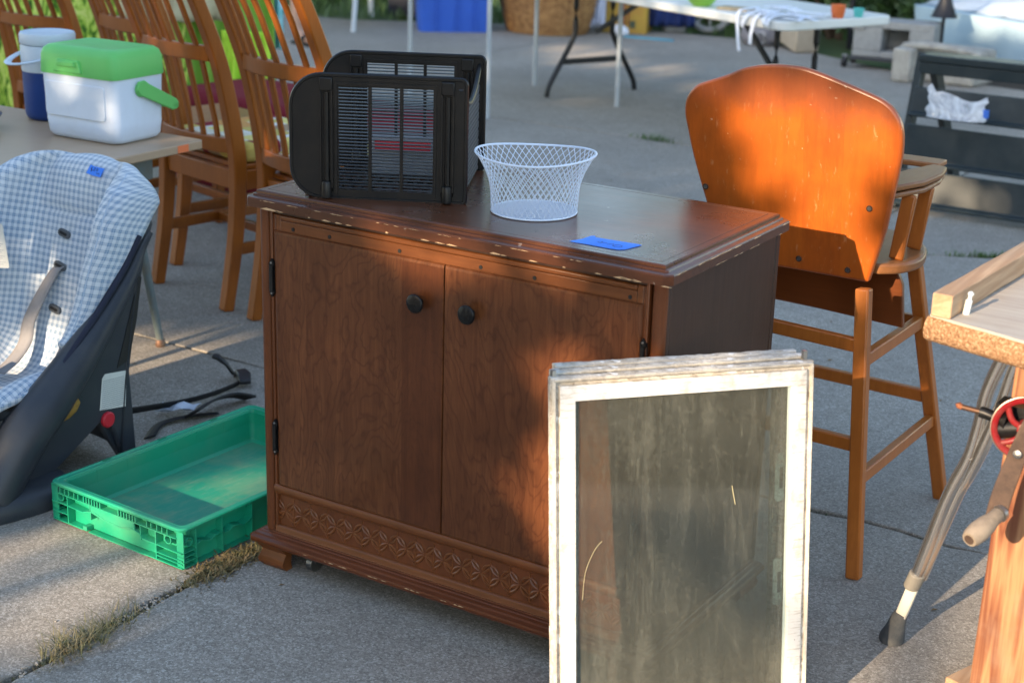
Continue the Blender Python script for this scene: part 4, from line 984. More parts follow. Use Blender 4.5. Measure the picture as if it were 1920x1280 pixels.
# tether strap and belt lying behind the seat
M['blackweb'] = plastic('black_webbing', (.012, .012, .014), .65, .1)
M['hook'] = plastic('black_hook', (.018, .019, .021), .35, .1)
strap([Vector((-.70, .30, .075)), Vector((-.725, .42, .045)), Vector((-.735, .54, .022)), Vector((-.735, .66, .012)), Vector((-.74, .77, .012))], .022, 'tether_strap', (.7, -.2, 1), M['blackweb'])
strap([Vector((-.66, .34, .006)), Vector((-.70, .42, .008)), Vector((-.68, .50, .008)), Vector((-.64, .56, .006))], .030, 'tether_strap', (1, -.4, .2), M['blackweb'])
strap([Vector((-.645, .47, .03)), Vector((-.66, .56, .034)), Vector((-.655, .63, .030)), Vector((-.64, .68, .012))], .050, 'belt_pad', (.8, -.3, .45), M['blackweb'], th_=.006)
hk = obj('tether_hook', MB().beam([(-.80, .800, .004), (-.78, .80, .02), (-.745, .775, .022), (-.715, .745, .018)], [.018, .032, .036, .03], [.010, .016, .018, .012]).beam([(-.775, .765, .025), (-.785, .75, .055), (-.80, .735, .075), (-.812, .725, .078)], [.022, .022, .026, .018], [.010, .010, .014, .01]), M['hook'], cs, world=True, bev=.004)
r = random.Random(3); pm = MB(); pr_ = [[Vector((-.755+i*.018, .455+j*.014+i*.012, .012+r.uniform(0, .022))) for i in range(5)] for j in range(4)]; pm.grid(pr_)
tag(obj('crumpled_tissue', pm, plastic('white_tissue', (.55, .60, .68), .8, .1), smooth=False, solid=.001), 'crumpled white paper lying behind the car seat', 'paper')

# ---------------------------------------------------------------- school desk with cooler, jug
M['desktop'] = plastic('beige_desk_laminate', (.42, .30, .20), .35, .12, .5, 3)
M['desksteel'] = plastic('grey_green_steel', (.13, .17, .18), .4, .3, .5, 20, (.16, .12, .08))
dk = thing('school_desk', 'beige laminate table with splayed steel legs under the cooler', 'table', (-1.6, .5, 0))
DX = -.998
obj('tabletop', MB().pz(rrect(-2.35, DX, -.10, .925, .02, 3), .577, .600), [M['desktop']][0], dk, world=True, bev=.003)
obj('apron', MB().box(-2.25, DX-.09, .80, .815, .50, .5765).box(DX-.10, DX-.085, .0, .80, .50, .5765), M['desksteel'], dk, world=True)
for a, b in (((DX-.145, .87, .0), (DX-.20, .815, .576)), ((DX-.145, -.02, 0), (DX-.20, .03, .576)), ((-2.2, .87, 0), (-2.15, .815, .576)), ((-2.2, -.02, 0), (-2.15, .03, .576))):
    a = Vector(a); b = Vector(b); obj('leg', MB().tube([a+Vector((0, 0, .015)), a.lerp(b, .5), b], [.0105, .013, .0155], 14), M['desksteel'], dk, world=True)
    obj('foot_cap', MB().lathe([(.013, 0), (.0145, .006), (.0135, .018), (.011, .021)], 16, tuple(a)), metal('rusty_glide', (.25, .2, .16), .5, .7, .7), dk, world=True)
obj('edge_sticker', MB().box(DX-.0005, DX+.0012, .82, .86, .579, .598), NT('orange_sticker').set(col=(.75, .18, .06), rough=.6), dk, world=True)
obj('green_sticker', MB().pz(rrect(-1.075, -1.05, .335, .352, .005, 3), .6002, .6008), NT('green_sticker').set(col=(.2, .6, .15), rough=.6), dk, world=True)
M['lime'] = plastic('light_green_plastic', (.14, .52, .14), .42, .06, .5, 8)
M['coolerwhite'] = plastic('cool_white_plastic', (.62, .70, .82), .38, .10, .5, 10, (.40, .42, .44))
c0 = Vector((-1.098, .699, .6)); ex = Vector((-.9994, -.035, 0)); ey = Vector((-.054, .248, 0))
# cooler frame: x from the front corner towards the left, y away
CX = ex.normalized(); CY = Vector((-CX.y, CX.x, 0)); CY = CY if CY.y > 0 else -CY
CF = Matrix(((CX.x, CY.x, 0, c0.x), (CX.y, CY.y, 0, c0.y), (0, 0, 1, .6), (0, 0, 0, 1)))
cool = thing('cooler', 'white cooler box with light green lid on the beige table', 'cooler', M4=CF)
CWd, CDp = .268, .196
def rbody(prof, rr):
    rws = []
    for ins, z, rad in prof: rws.append([Vector((x, y, z)) for x, y in rrect(ins, CWd-ins, ins, CDp-ins, rad, 6)])
    mb = MB(); mb.grid(rws, closed_u=True); n = len(rws[0]); mb.f.append(tuple(range(len(mb.v)-n, len(mb.v)))); mb.f.append(tuple(reversed(range(n)))); return mb
cb = obj('body', rbody([(.022, 0, .03), (.012, .004, .03), (.006, .014, .028), (.003, .05, .026), (.0035, .052, .026), (.0005, .172, .024)], 0), M['coolerwhite'], cool, ang=50)
obj('raised_panel', MB().py(rrect(.035, CWd-.02, .062, .152, .01, 4), -.0015, .004), M['coolerwhite'], cb, bev=.001)
lid = obj('lid', rbody([(-.003, .1725, .026), (-.004, .176, .026), (-.001, .222, .024), (.004, .236, .022), (.014, .2445, .02), (.028, .2475, .02), (.036, .2470, .018), (.040, .2460, .018)], 0), M['lime'], cool, ang=50)
obj('lid_grip', MB().prism([(.105, .181), (.205, .181), (.193, .214), (.117, .214)], lambda a, b: (a, -.0095, b), lambda a, b: (a, .004, b)), M['lime'], lid, bev=.003)
obj('grip_shadow_step', MB().prism([(.122, .198), (.188, .198), (.184, .210), (.126, .210)], lambda a, b: (a, -.0150, b), lambda a, b: (a, -.009, b)), M['lime'], lid, bev=.002)  # raised step on the grip, same green plastic as the lid
hub = MB().lathe([(.020, 0), (.020, .006), (.016, .011)], 20).xf(Matrix.Translation((.001, CDp*.50, .140)) @ Matrix.Rotation(R(-90), 4, 'Y')); obj('handle_hub', hub, M['lime'], cool, ang=40)
hub = MB().lathe([(.020, 0), (.020, .006), (.016, .011)], 20).xf(Matrix.Translation((CWd-.001, CDp*.50, .140)) @ Matrix.Rotation(R(90), 4, 'Y')); obj('handle_hub', hub, M['lime'], cool, ang=40)
for x in (-.012, CWd+.004):
    obj('handle', MB().prism([(.088, .126), (.074, .142), (.082, .162), (.104, .164), (.122, .152), (.222, .102), (.232, .088), (.226, .074), (.208, .072)], lambda a, b: (x, a, b), lambda a, b: (x+.008, a, b)), M['lime'], cool, bev=.0025)
obj('handle_bar', MB().bar((-.012, .219, .086), (CWd+.012, .219, .086), .024, .020), M['lime'], cool, bev=.004)
M['jugblue'] = plastic('navy_plastic', (.012, .045, .20), .4, .1, .5); M['jugwhite'] = plastic('pale_jug_plastic', (.52, .60, .68), .4, .1)
jc = (-1.545, .885, .6)
jug = thing('drink_jug', 'blue and white insulated drink jug behind the cooler', 'jug', jc)
obj('body', MB().lathe([(.060, 0), (.068, .006), (.073, .02), (.0745, .115), (.0742, .1355)], 36), M['jugblue'], jug, ang=50)
obj('neck', MB().lathe([(.0745, .136), (.0755, .14), (.0755, .205), (.074, .209)], 36), M['jugwhite'], jug, ang=50)
obj('lid', MB().lathe([(.0745, .211), (.077, .214), (.077, .236), (.074, .242), (.066, .2435), (.060, .2415)], 36), M['jugwhite'], jug, ang=50)
hp = []
for k in range(25):
    a = R(-8+ (196)*k/24)
    hp.append(Vector((-math.sin(a)*.0-.0+.0, 0, 0)))
ccam = Vector((CP.x-jc[0], CP.y-jc[1], 0)).normalized(); cr_ = Vector((-ccam.y, ccam.x, 0))  # handle swings round the left front of the jug
hp = []
for k in range(25):
    a = -R(0)+math.pi*k/24; f_ = math.sin(a)
    dirv = (cr_*-1*.82+ccam*.45).normalized(); side_ = Vector((-dirv.y, dirv.x, 0))
    hp.append(side_*(math.cos(a)*.0785)+dirv*(f_*.118)+Vector((0, 0, .190-f_*.028)))
obj('carry_handle', MB().tube(hp, .0105, 8, flat=.35, upv=(0, 0, 1)), M['jugwhite'], jug, ang=60)
for s_ in (0, 24): obj('handle_boss', MB().lathe([(.012, -.01), (.012, .01)], 12, tuple(hp[s_])), M['jugwhite'], jug)
bw = thing('dark_bowl', 'dark glass bowl with a silver rim at the left edge of the table', 'bowl', (-1.575, .615, .6))
obj('bowl', MB().lathe([(.05, 0), (.075, .018), (.083, .036), (.088, .038), (.090, .042), (.084, .043)], 32), plastic('dark_glass', (.015, .012, .018), .12, .1), bw, ang=50)
obj('lid', MB().lathe([(.092, .0435), (.088, .050), (.06, .060), (.01, .066)], 32), metal('silver_foil', (.55, .58, .62), .25), bw, ang=50)

# ---------------------------------------------------------------- dining chairs
M['chairwood'] = wood('honey_brown_chair_wood', (.33, .097, .012), .34, 'z', .45, .3, .35, 0, (.13, .034, .007))
def cushmat():
    s = NT('patchwork_cushion_fabric'); v = s.co(); n = s.n('TexVoronoi', {'Vector': v, 'Scale': 11.0, 'Randomness': .55}, distance='CHEBYCHEV')
    c = s.n('SeparateColor', {'Color': n.outputs['Color']}).outputs[0]
    col = s.ramp(c, [(0.0, (.50, .38, .10)), (.22, (.20, .012, .025)), (.38, (.62, .58, .45)), (.55, (.55, .27, .08)), (.7, (.66, .55, .18)), (.85, (.34, .22, .13))], 'CONSTANT')
    l = s.n('TexVoronoi', {'Vector': v, 'Scale': 11.0, 'Randomness': .55}, distance='CHEBYCHEV').outputs['Distance']
    col = s.mix(s.ramp(l, [(.50, 0.0), (.55, 1.0)]), col, (.68, .64, .58)); s.bump(s.noise(v, 50, 3), .3, .003); return s.set(col=col, rough=.9, spec=.2)
M['cushion'] = cushmat(); M['redfab'] = plastic('dark_red_fabric', (.16, .010, .018), .85, .15, .2)
def postpath(x, zt=1.06): return [(x, -.055, 0), (x, -.015, .22), (x, .0, .42), (x, -.012, .55), (x, -.055, .75), (x, -.125, .93), (x, -.19, zt)]
def yback(z):
    tab = [(0, -.055), (.22, -.015), (.42, 0), (.55, -.012), (.75, -.055), (.93, -.125), (1.06, -.19)]; return interp(tab, z)
def make_chair(label, cush):
    t = thing('dining_chair', label, 'chair', group='matching slat-back wooden dining chairs')
    hw = .193
    for sx in (-1, 1):
        q = spline(postpath(sx*hw), 5); ws = [interp([(0, .034), (.35, .046), (.5, .046), (1, .034)], i/(len(q)-1)) for i in range(len(q))]
        obj('back_post', MB().beam(q, [.034]*len(q), ws, (1, 0, 0)) if False else MB().beam(q, ws, [.036]*len(q), (1, 0, 0)), M['chairwood'], t, bev=.004, ang=50)
        obj('front_leg', MB().bar((sx*.205, .385, 0), (sx*.205, .385, .425), .032, .032, (0, 1, 0), .042, .042), M['chairwood'], t, bev=.004)
        obj('side_rail', MB().bar((sx*.198, .02, .395), (sx*.203, .368, .395), .022, .060), M['chairwood'], t, bev=.003)
        obj('side_stretcher', MB().bar((sx*.196, -.02, .185), (sx*.205, .370, .185), .018, .034), M['chairwood'], t, bev=.003)
    obj('rear_rail', MB().bar((-.172, 0, .395), (.172, 0, .395), .022, .060), M['chairwood'], t, bev=.003)
    obj('front_rail', MB().bar((-.186, .385, .395), (.186, .385, .395), .022, .060), M['chairwood'], t, bev=.003)
    obj('cross_stretcher', MB().bar((-.193, .19, .185), (.193, .19, .185), .018, .030), M['chairwood'], t, bev=.003)
    obj('seat_board', MB().pz(rrect(-.20, .20, .012, .405, .02, 3), .4255, .440), M['chairwood'], t, bev=.003)
    bow = lambda x: -.040*(1-(x/hw)**2)
    def rail(z, h, th_=.024):
        q = [Vector((x, yback(z)+bow(x), z)) for x in [-.176+.352*k/14 for k in range(15)]]; obj('back_rail', MB().beam(q, th_, h, (0, 0, 1)), M['chairwood'], t, bev=.003, ang=50)
    rail(.500, .045); rail(.775, .045); rail(1.035, .07)
    for z0, z1 in ((.5225, .7525), (.7975, 1.0)):
        for k in range(6):
            x = -.135+.054*k; q = [Vector((x*(1+.02), yback(z)+bow(x)+.0, z)) for z in [z0+(z1-z0)*j/5 for j in range(6)]]
            obj('slat', MB().beam(q, .011, .018, (1, 0, 0)) if False else MB().beam(q, .010, .020, (1, 0, 0)), M['chairwood'], t, bev=.002, ang=50)
    if cush:
        mb = MB().pz(rrect(-.195, .195, .02, .40, .035, 4), .441, .50); obj('cushion', mb, M[cush], t, bev=.018, seg=4, ang=60)
    return t
ch_dir = math.atan2(-.091, .376)
chB = make_chair('front wooden dining chair with patchwork cushion right of the cooler', 'cushion'); chB.location = (-1.403, 1.335, 0); chB.rotation_euler = (0, 0, ch_dir)
chC = dup(chB); chC['label'] = 'wooden dining chair with patchwork cushion directly behind the black bin'; chC.location = (-.900, 1.225, 0); chC.rotation_euler = (0, 0, ch_dir)
chA = make_chair('wooden dining chair seen above the cooler lid', None); chA.location = (-1.885, 1.62, 0); chA.rotation_euler = (0, 0, ch_dir)
ch1 = make_chair('leftmost wooden dining chair behind the drink jug', 'redfab'); ch1.location = (-2.52, 1.76, 0); ch1.rotation_euler = (0, 0, ch_dir+R(14)); ch1.scale = (.93, .93, .93)
rc_ = tag(obj('red_cushion_bench', MB().pz(rrect(-.62, .45, -.22, .25, .06, 4), .02, .40), M['redfab'], bev=.05, seg=4), 'low dark red upholstered bench behind the dining chairs', 'bench'); rc_.location = (-1.92, 2.50, 0); rc_.rotation_euler = (0, 0, R(-8))
# hanging cloths behind the chairs
def leafcloth():
    s = NT('lime_leaf_print_cloth'); v = s.co((1, 1, .45), (0, R(25), 0)); n = s.noise(v, 16, 4, .6, 2.2)
    col = s.ramp(n, [(.36, (.03, .10, .01)), (.45, (.16, .34, .02)), (.52, (.55, .72, .10)), (.62, (.72, .80, .22))]); return s.set(col=col, rough=.85)
def dropcloth(name, label, a, b, z0, z1, mat, seed, amp=.05, cat='cloth'):
    a = Vector(a); b = Vector(b); d = b-a; nrm = Vector((-d.y, d.x, 0)).normalized(); rws = []
    for i in range(14):
        z = z1+(z0-z1)*i/13; rws.append([a+d*k/50+nrm*(amp*math.sin(k*.55+seed)*(.3+.7*i/13)+.03*noise.noise(Vector((k*.2, i*.3, seed))))+Vector((0, 0, z+.02*noise.noise(Vector((k*.15, 0, seed)))*(i/13))) for k in range(51)])
    mb = MB(); mb.grid(rws); return tag(obj(name, mb, mat, solid=.003, ang=180), label, cat)
dropcloth('leaf_print_cloth', 'lime green leaf-print cloth hanging behind the leftmost chair', (-4.0, 2.35, 0), (-3.05, 3.0, 0), .0, 1.0, leafcloth(), 1)
s = NT('lime_fabric'); dropcloth('lime_cloth', 'plain lime green cloth hanging above the cooler', (-3.25, 2.85, 0), (-2.80, 3.30, 0), .02, .95, s.set(col=(.22, .42, .05), rough=.85), 2)
dropcloth('beige_cloth', 'beige cloth draped over the lime cloth', (-3.22, 2.78, 0), (-2.88, 3.10, 0), .56, 1.0, plastic('beige_cloth', (.50, .46, .30), .9, .1), 3, .02)
dropcloth('neon_cloth', 'neon yellow green garment seen through the front chair slats', (-2.93, 3.10, 0), (-2.72, 3.18, 0), .10, .52, plastic('neon_fabric', (.48, .75, .06), .85, .15, .3, 30), 4, .03, 'garment')
dropcloth('teal_cloth', 'small teal and white garment beside the lime cloth', (-2.92, 3.28, 0), (-2.80, 3.36, 0), .42, .95, plastic('teal_fabric', (.15, .45, .50), .85, .5, .3, 30, (.6, .7, .75)), 5, .02, 'garment')

# ---------------------------------------------------------------- workbench on the right, crank drill, crutch
def rawwood(name, c, c2, axis='z'):
    s = NT(name); st = {'z': (1, 1, .06), 'y': (1, .06, 1), 'x': (.06, 1, 1)}[axis]; v = s.co(st); d = s.noise(v, 14, 4, .5, .7)
    fr = s.math('PINGPONG', s.math('MULTIPLY', d, 16.0), 1.0); g = s.noise(v, 220, 3, .6)
    col = s.mix(s.ramp(fr, [(.0, 1.0), (.45, .55), (.8, 0.0)]), c, c2); col = s.mix(s.math('MULTIPLY', s.ramp(g, [(.35, 1.0), (.6, 0.0)]), .35), col, dark(c2, .8))
    n = s.noise(s.co(), 9, 4, .6); col = s.mix(s.math('MULTIPLY', s.ramp(n, [(.5, 0.0), (.7, 1.0)]), .3), col, (.30, .22, .16)); s.bump(g, .3, .001); return s.set(col=col, rough=.75)
M['pine'] = rawwood('raw_pine_leg', (.38, .185, .085), (.15, .042, .016)); M['batten'] = rawwood('batten_wood', (.46, .30, .18), (.34, .20, .11), 'y')
M['benchtop'] = rawwood('grey_plywood', (.42, .37, .31), (.36, .31, .26), 'x')
def boardedge():
    s = NT('particle_board_edge'); v = s.co(); n = s.noise(v, 220, 5, .75); n2 = s.noise(v, 60, 3, .6)
    col = s.ramp(n, [(.3, (.10, .045, .02)), (.5, (.32, .17, .08)), (.68, (.60, .42, .26))]); s.bump(s.math('ADD', n, n2), 1.0, .004); return s.set(col=col, rough=.95)
wb = thing('workbench', 'rough wooden workbench with a raised batten at the right edge', 'workbench', (1.8, .5, 0))
rb = random.Random(2); pl_ = []
yy_ = lambda x: .058-(x-1.285)*.30
for k in range(30): x = 1.283+.6*k/29; pl_.append((x, yy_(x)+rb.uniform(-.0012, .0012)))
pl_ += [(1.883, .95), (1.283, .95)]
bt = obj('tabletop', MB().pz(pl_, .7505, .7545), M['benchtop'], wb, world=True, smooth=False)
rows_ = []
for z, ins in ((.7502, .001), (.742, -.003), (.730, -.005), (.718, -.003), (.7115, .004)):
    rows_.append([Vector((x+ins*.5+(-.004 if k == 0 else 0), y+ins+noise.noise(Vector((x*120, z*160, 1)))*.0022, z)) for k, (x, y) in enumerate([(1.283+.6*j/119, yy_(1.283+.6*j/119)) for j in range(120)])]+[Vector((1.883, .95, z)), Vector((1.280+ins*.5, .95, z))])
mb = MB(); mb.grid(rows_, closed_u=True); n = len(rows_[0]); mb.f.append(tuple(range(len(mb.v)-n, len(mb.v)))); mb.f.append(tuple(reversed(range(n)))); obj('core_board', mb, boardedge(), wb, world=True, ang=50)
q = [Vector((1.302, .048, .773)), Vector((1.304, .10, .773)), Vector((1.3085, .17, .773)), Vector((1.313, .25, .774)), Vector((1.322, .40, .774)), Vector((1.345, .90, .774))]
obj('batten', MB().beam(spline(q, 3), .031, .0365, (0, 0, 1)), M['batten'], wb, world=True, bev=.002)
pin = MB().lathe([(.0052, 0), (.0052, .022), (.0030, .0235), (.0030, .030), (.0045, .031), (.0045, .034), (.002, .036)], 14).xf(Matrix.Translation((1.327, .093, .7545)) @ Matrix.Rotation(R(7), 4, 'Y')); obj('bolt_pin', pin, plastic('white_pin', (.62, .64, .62), .35, .1), wb, world=True, ang=40)
mb = MB().prism([(1.409, .711), (1.399, 0), (1.57, 0), (1.56, .711)], lambda a, b: (a, .100-(a-1.4)*.30, b), lambda a, b: (a, .140-(a-1.4)*.30, b)); obj('leg', mb, M['pine'], wb, world=True, bev=.003)
obj('leg', MB().prism([(1.34, .711), (1.335, 0), (1.38, 0), (1.385, .711)], lambda a, b: (a, .78, b), lambda a, b: (a, .82, b)), M['pine'], wb, world=True, bev=.003)
obj('leg', MB().box(1.78, 1.83, .75, .85, 0, .711), M['pine'], wb, world=True, bev=.003)
obj('foot_runner', MB().bar((1.352, .30, .012), (1.46, .62, .012), .10, .022), M['batten'], wb, world=True, bev=.003)
# hand-crank drill clamped on the leg
cd_ = thing('hand_crank_drill', 'old hand-crank drill with a red gear wheel on the workbench leg', 'drill', (1.443, .045, .62))
M['redpaint'] = plastic('chipped_red_paint', (.22, .010, .013), .4, .4, .5, 40, (.15, .05, .04)); M['rustplate'] = metal('rusty_brown_plate', (.075, .05, .04), .55, .5, .5, (.16, .10, .07))
WC = Vector((1.449, .035, .616)); wn = Vector((.28, -.96, .05)).normalized(); wu = Vector((0, 0, 1)); wu = (wu-wn*wu.dot(wn)).normalized(); wr = wu.cross(wn)*-1
WM = frame(WC, wr, wu, wn)
obj('gear_rim', MB().lathe([(.040, -.006), (.046, -.007), (.0475, -.002), (.0475, .004), (.046, .007), (.040, .006), (.0375, 0)], 40, cap=False).xf(WM), M['redpaint'], cd_, world=True, ang=60)
obj('gear_edge', MB().lathe([(.0476, -.0025), (.0488, -.002), (.0488, .003), (.0476, .0035)], 60, cap=False).xf(WM), metal('worn_steel_edge', (.35, .30, .25), .4, .8, .3), cd_, world=True)
for k in range(4):
    a = R(20+90*k); pts = [Vector((math.cos(a+t*.5)*r_, math.sin(a+t*.5)*r_, 0)) for t, r_ in ((0, .008), (.2, .018), (.6, .028), (1.0, .040))]
    obj('spoke', MB().tube(spline(pts, 4), .0048, 8, upv=(0, 0, 1)).xf(WM), M['redpaint'], cd_, world=True, ang=60)
obj('gear_hub', MB().lathe([(.011, -.010), (.011, .012), (.006, .014)], 20).xf(WM), M['redpaint'], cd_, world=True)
obj('gear_frame', MB().tube([WC+wn*-.014+wr*-.046+wu*.020, WC+wn*-.014+wr*-.02, WC+wn*-.014+wr*.04+wu*-.01], [.012, .014, .016], 12).box(1.40, 1.46, .05, .09, .60, .64), M['blackiron'], cd_, world=True)
obj('spindle_collar', MB().tube([(1.382, .035, .627), (1.389, .035, .6265), (1.410, .035, .622), (1.422, .035, .620)], [.0085, .0088, .0078, .013], 16), M['blackiron'], cd_, world=True, ang=50)
obj('spindle', MB().tube([(1.3545, .036, .628), (1.383, .035, .6270)], .0042, 12), metal('dark_spindle', (.10, .07, .05), .5, .8, .4), cd_, world=True)
obj('spindle_tip', MB().tube([(1.3475, .036, .6325), (1.3490, .036, .6290), (1.3545, .036, .6275)], [.0045, .0050, .0045], 10), metal('orange_rust', (.30, .10, .04), .7, .3, .6), cd_, world=True)
arm = [Vector((1.470, -.010, .650)), Vector((1.464, -.012, .625)), Vector((1.452, -.014, .575)), Vector((1.442, -.018, .525)), Vector((1.4385, -.020, .490))]
obj('crank_arm', MB().beam(spline(arm, 4), [.0045]*17, [interp([(0, .022), (.25, .026), (.6, .029), (1, .031)], i/16) for i in range(17)], (1, .3, 0)), M['rustplate'], cd_, world=True, bev=.0015)
obj('arm_screw', MB().lathe([(.0065, 0), (.0065, .003), (.003, .005)], 14).xf(Matrix.Translation((1.4565, -.017, .594)) @ Matrix.Rotation(R(90), 4, 'X')), M['steel'], cd_, world=True)
h0 = Vector((1.4430, -.020, .4985)); h1 = Vector((1.4215, -.088, .476)); hd = (h1-h0)
M['handlewood'] = plastic('worn_grey_wood', (.27, .22, .17), .7, .5, .3, 30)
prf = [(.0, .008), (.06, .0125), (.2, .0120), (.45, .0160), (.7, .0175), (.92, .0155), (1.0, .0125)]
obj('crank_handle', MB().tube([h0+hd*t for t, _ in prf], [r_*.92 for _, r_ in prf], 18), M['handlewood'], cd_, world=True, ang=50)
obj('handle_ferrule', MB().tube([h0-hd*.05, h0+hd*.04], .0135, 18), M['steel'], cd_, world=True)
obj('handle_rivet', MB().tube([h1, h1+hd*.02], .0075, 14), M['rustplate'], cd_, world=True)
# crutch
M['alu'] = metal('brushed_aluminium', (.70, .70, .70), .16, .95)
ct = thing('crutch', 'aluminium crutch with grey rubber tip leaning under the workbench', 'crutch', (1.170, .42, 0))
A1 = [(1.205, .410, .150), (1.251, .385, .328), (1.284, .370, .419), (1.297, .360, .483), (1.310, .340, .558), (1.336, .320, .632), (1.352, .31, .675), (1.362, .305, .700)]
A2 = [(1.212, .418, .150), (1.262, .395, .325), (1.285, .380, .385), (1.309, .360, .450), (1.334, .340, .528), (1.354, .320, .607), (1.372, .31, .66), (1.380, .30, .700)]
for a in (A1, A2): obj('side_tube', MB().tube(spline(a, 6), .0118, 16), M['alu'], ct, world=True, ang=60)
obj('inner_tube', MB().bar((1.179, .425, .052), (1.208, .412, .155), .016, .022, (1, 0, 0)), plastic('pale_tube', (.52, .50, .44), .35, .1), ct, world=True, bev=.005, seg=3)
obj('clamp', MB().tube([(1.198, .414, .128), (1.208, .411, .160)], .0185, 16, flat=.8), plastic('grey_clamp', (.18, .17, .15), .5, .2), ct, world=True, bev=.002)
d0 = Vector((1.165, .428, 0)); obj('rubber_tip', MB().tube([(1.166, .430, .001), (1.168, .429, .010), (1.172, .428, .028), (1.176, .427, .048), (1.182, .425, .066)], [.0235, .0235, .0185, .0155, .0125], 20), plastic('grey_rubber', (.06, .065, .07), .7, .3, .3, 20, (.2, .19, .17)), ct, world=True, ang=50)
for k, (a, b) in enumerate(((0.30, A1), (.62, A1), (.88, A1), (.96, A1), (.70, A2), (.83, A2), (.94, A2))):
    q = spline(b, 6); p = q[int(a*(len(q)-1))]; vd = (CP-p); 
    vd = Vector((.45, -.88, .25)).normalized()
    obj('adjuster_button' if k < 2 else 'adjuster_hole', MB().lathe([(.0034, 0), (.0030, .0012)], 12).xf(Matrix.Translation(p+vd*.0114) @ vd.to_track_quat('Z', 'Y').to_matrix().to_4x4()), M['steel'] if k < 2 else M['black'], ct, world=True)

# ---------------------------------------------------------------- dark slatted display rack with shell bag
M['rackpaint'] = plastic('dark_green_black_paint', (.018, .028, .032), .35, .3, .5, 8, (.05, .055, .055))
rk = thing('display_rack', 'dark green-black wooden plank rack at the right edge', 'rack', (.3, 4.0, 0))
RX0, RX1 = -.075, 1.2
def ry(z): return 3.86+.18*(z/.6)
for x in (RX0, .55, RX1):
    obj('side_frame', MB().bar((x-.005, 3.90, 0), (x+.0, 4.05, .60), .03, .055), M['rackpaint'], rk, world=True, bev=.003)
    obj('side_frame', MB().bar((x+.10, 4.36, 0), (x+.03, 4.09, .58), .03, .05), M['rackpaint'], rk, world=True, bev=.003)
    obj('cross_brace', MB().bar((x+.05, 3.95, .25), (x+.08, 4.25, .22), .02, .04), M['rackpaint'], rk, world=True, bev=.003)
obj('plank', MB().box(RX0, RX1, 4.00, 4.12, .572, .600), M['rackpaint'], rk, world=True, bev=.004)
obj('plank', MB().box(RX0, RX1, 4.005, 4.03, .525, .570), M['rackpaint'], rk, world=True, bev=.004)
for z0, z1 in ((.365, .475), (.185, .335), (.03, .165)):
    mb = MB().prism([(0, z0), (0, z0+.012), (.03, z0+.016), (.055, z1), (.067, z1), (.045, z0)], lambda a, b: (RX0, a+ry(z0)-.04, b), lambda a, b: (RX1, a+ry(z0)-.04, b)); obj('plank', mb, M['rackpaint'], rk, world=True, bev=.003)
def bagmat():
    s = NT('clear_plastic_bag'); n = s.noise(s.co(), 12, 4, .6, 1.5); s.bump(n, .8, .01); s.set(col=(.75, .80, .88), rough=.15, spec=.6)
    tr = s.n('BsdfTransparent', {'Color': (.95, .97, 1)}); mx = s.n('MixShader', {0: s.ramp(n, [(.35, .30), (.65, .75)]), 1: tr.outputs[0], 2: s.b.outputs[0]}); s.t.links.new(mx.outputs[0], s.out.inputs[0]); return s.m
bag = thing('shell_bag', 'clear plastic bag of white shells on the dark rack', 'bag', (.135, 3.87, .385))
mb = MB(); rws = []
for i in range(10):
    t = i/9; row = []
    for k in range(25):
        a = 2*math.pi*k/24; wdt = .115+.004*math.sin(i); th_ = .035*(1-t*.85)*max(.1, 1); top_ = (.075+.035*(1 if math.cos(a) < -.75 else 0)+.012*math.cos(3*a))
        row.append(Vector((.005*math.sin(i*2)+wdt*math.cos(a), th_*math.sin(a)+.008*noise.noise(Vector((k, i, 1))), t*top_*1.15)))
    rws.append(row[:-1])
mb.grid(rws, closed_u=True); mb.f.append(tuple(reversed(range(24)))); obj('film', mb, bagmat(), bag, ang=80)
r = random.Random(8); sm = plastic('shell_white', (.75, .70, .62), .4, .3, .5, 60, (.6, .3, .2)); shells = None
for k in range(34):
    mt = Matrix.Translation((r.uniform(-.095, .095), r.uniform(-.018, .018), .008+abs(r.gauss(0, .010)))) @ Matrix.Rotation(r.uniform(0, 6), 4, 'Z') @ Matrix.Rotation(r.uniform(-1, 1), 4, 'X') @ Matrix.Scale(r.uniform(.7, 1.4), 4)
    if shells is None: shells = obj('shell', MB().lathe([(.001, -.008), (.007, -.003), (.008, .002), (.004, .007), (.0005, .011)], 8), sm, bag, ang=80); shells.matrix_basis = mt
    else: inst(shells, bag, M4=mt)
obj('zip_strip', MB().box(.105, .128, -.008, .0, .018, .05), NT('blue_zip').set(col=(.05, .16, .6), rough=.4), bag)

# ---------------------------------------------------------------- white folding table and things on it
FZ = .62
def gp(a, b, t): return Vector(a).lerp(Vector(b), t)
M['tablewhite'] = plastic('off_white_table_plastic', (.62, .64, .62), .45, .06, .5, 3)
M['blacksteel'] = metal('black_table_steel', (.02, .021, .024), .4, .5)
u1 = Vector((.915, -.404, 0)); u2 = Vector((.404, .915, 0))
CN = Vector((-.84, 4.42, 0))   # nearest rounded corner, on the ground plan
ft = thing('folding_table', 'white plastic folding table with black legs', 'table', tuple(CN-u1*.9+u2*.37))
FM = Matrix(((-u1.x, u2.x, 0, CN.x), (-u1.y, u2.y, 0, CN.y), (0, 0, 1, 0), (0, 0, 0, 1)))
TWd = .70; TLn = 2.3
obj('tabletop', MB().pz(rrect(0, TLn, 0, TWd, .06, 6), FZ-.042, FZ).xf(FM), M['tablewhite'], ft, world=True, bev=.008, seg=3, ang=50)
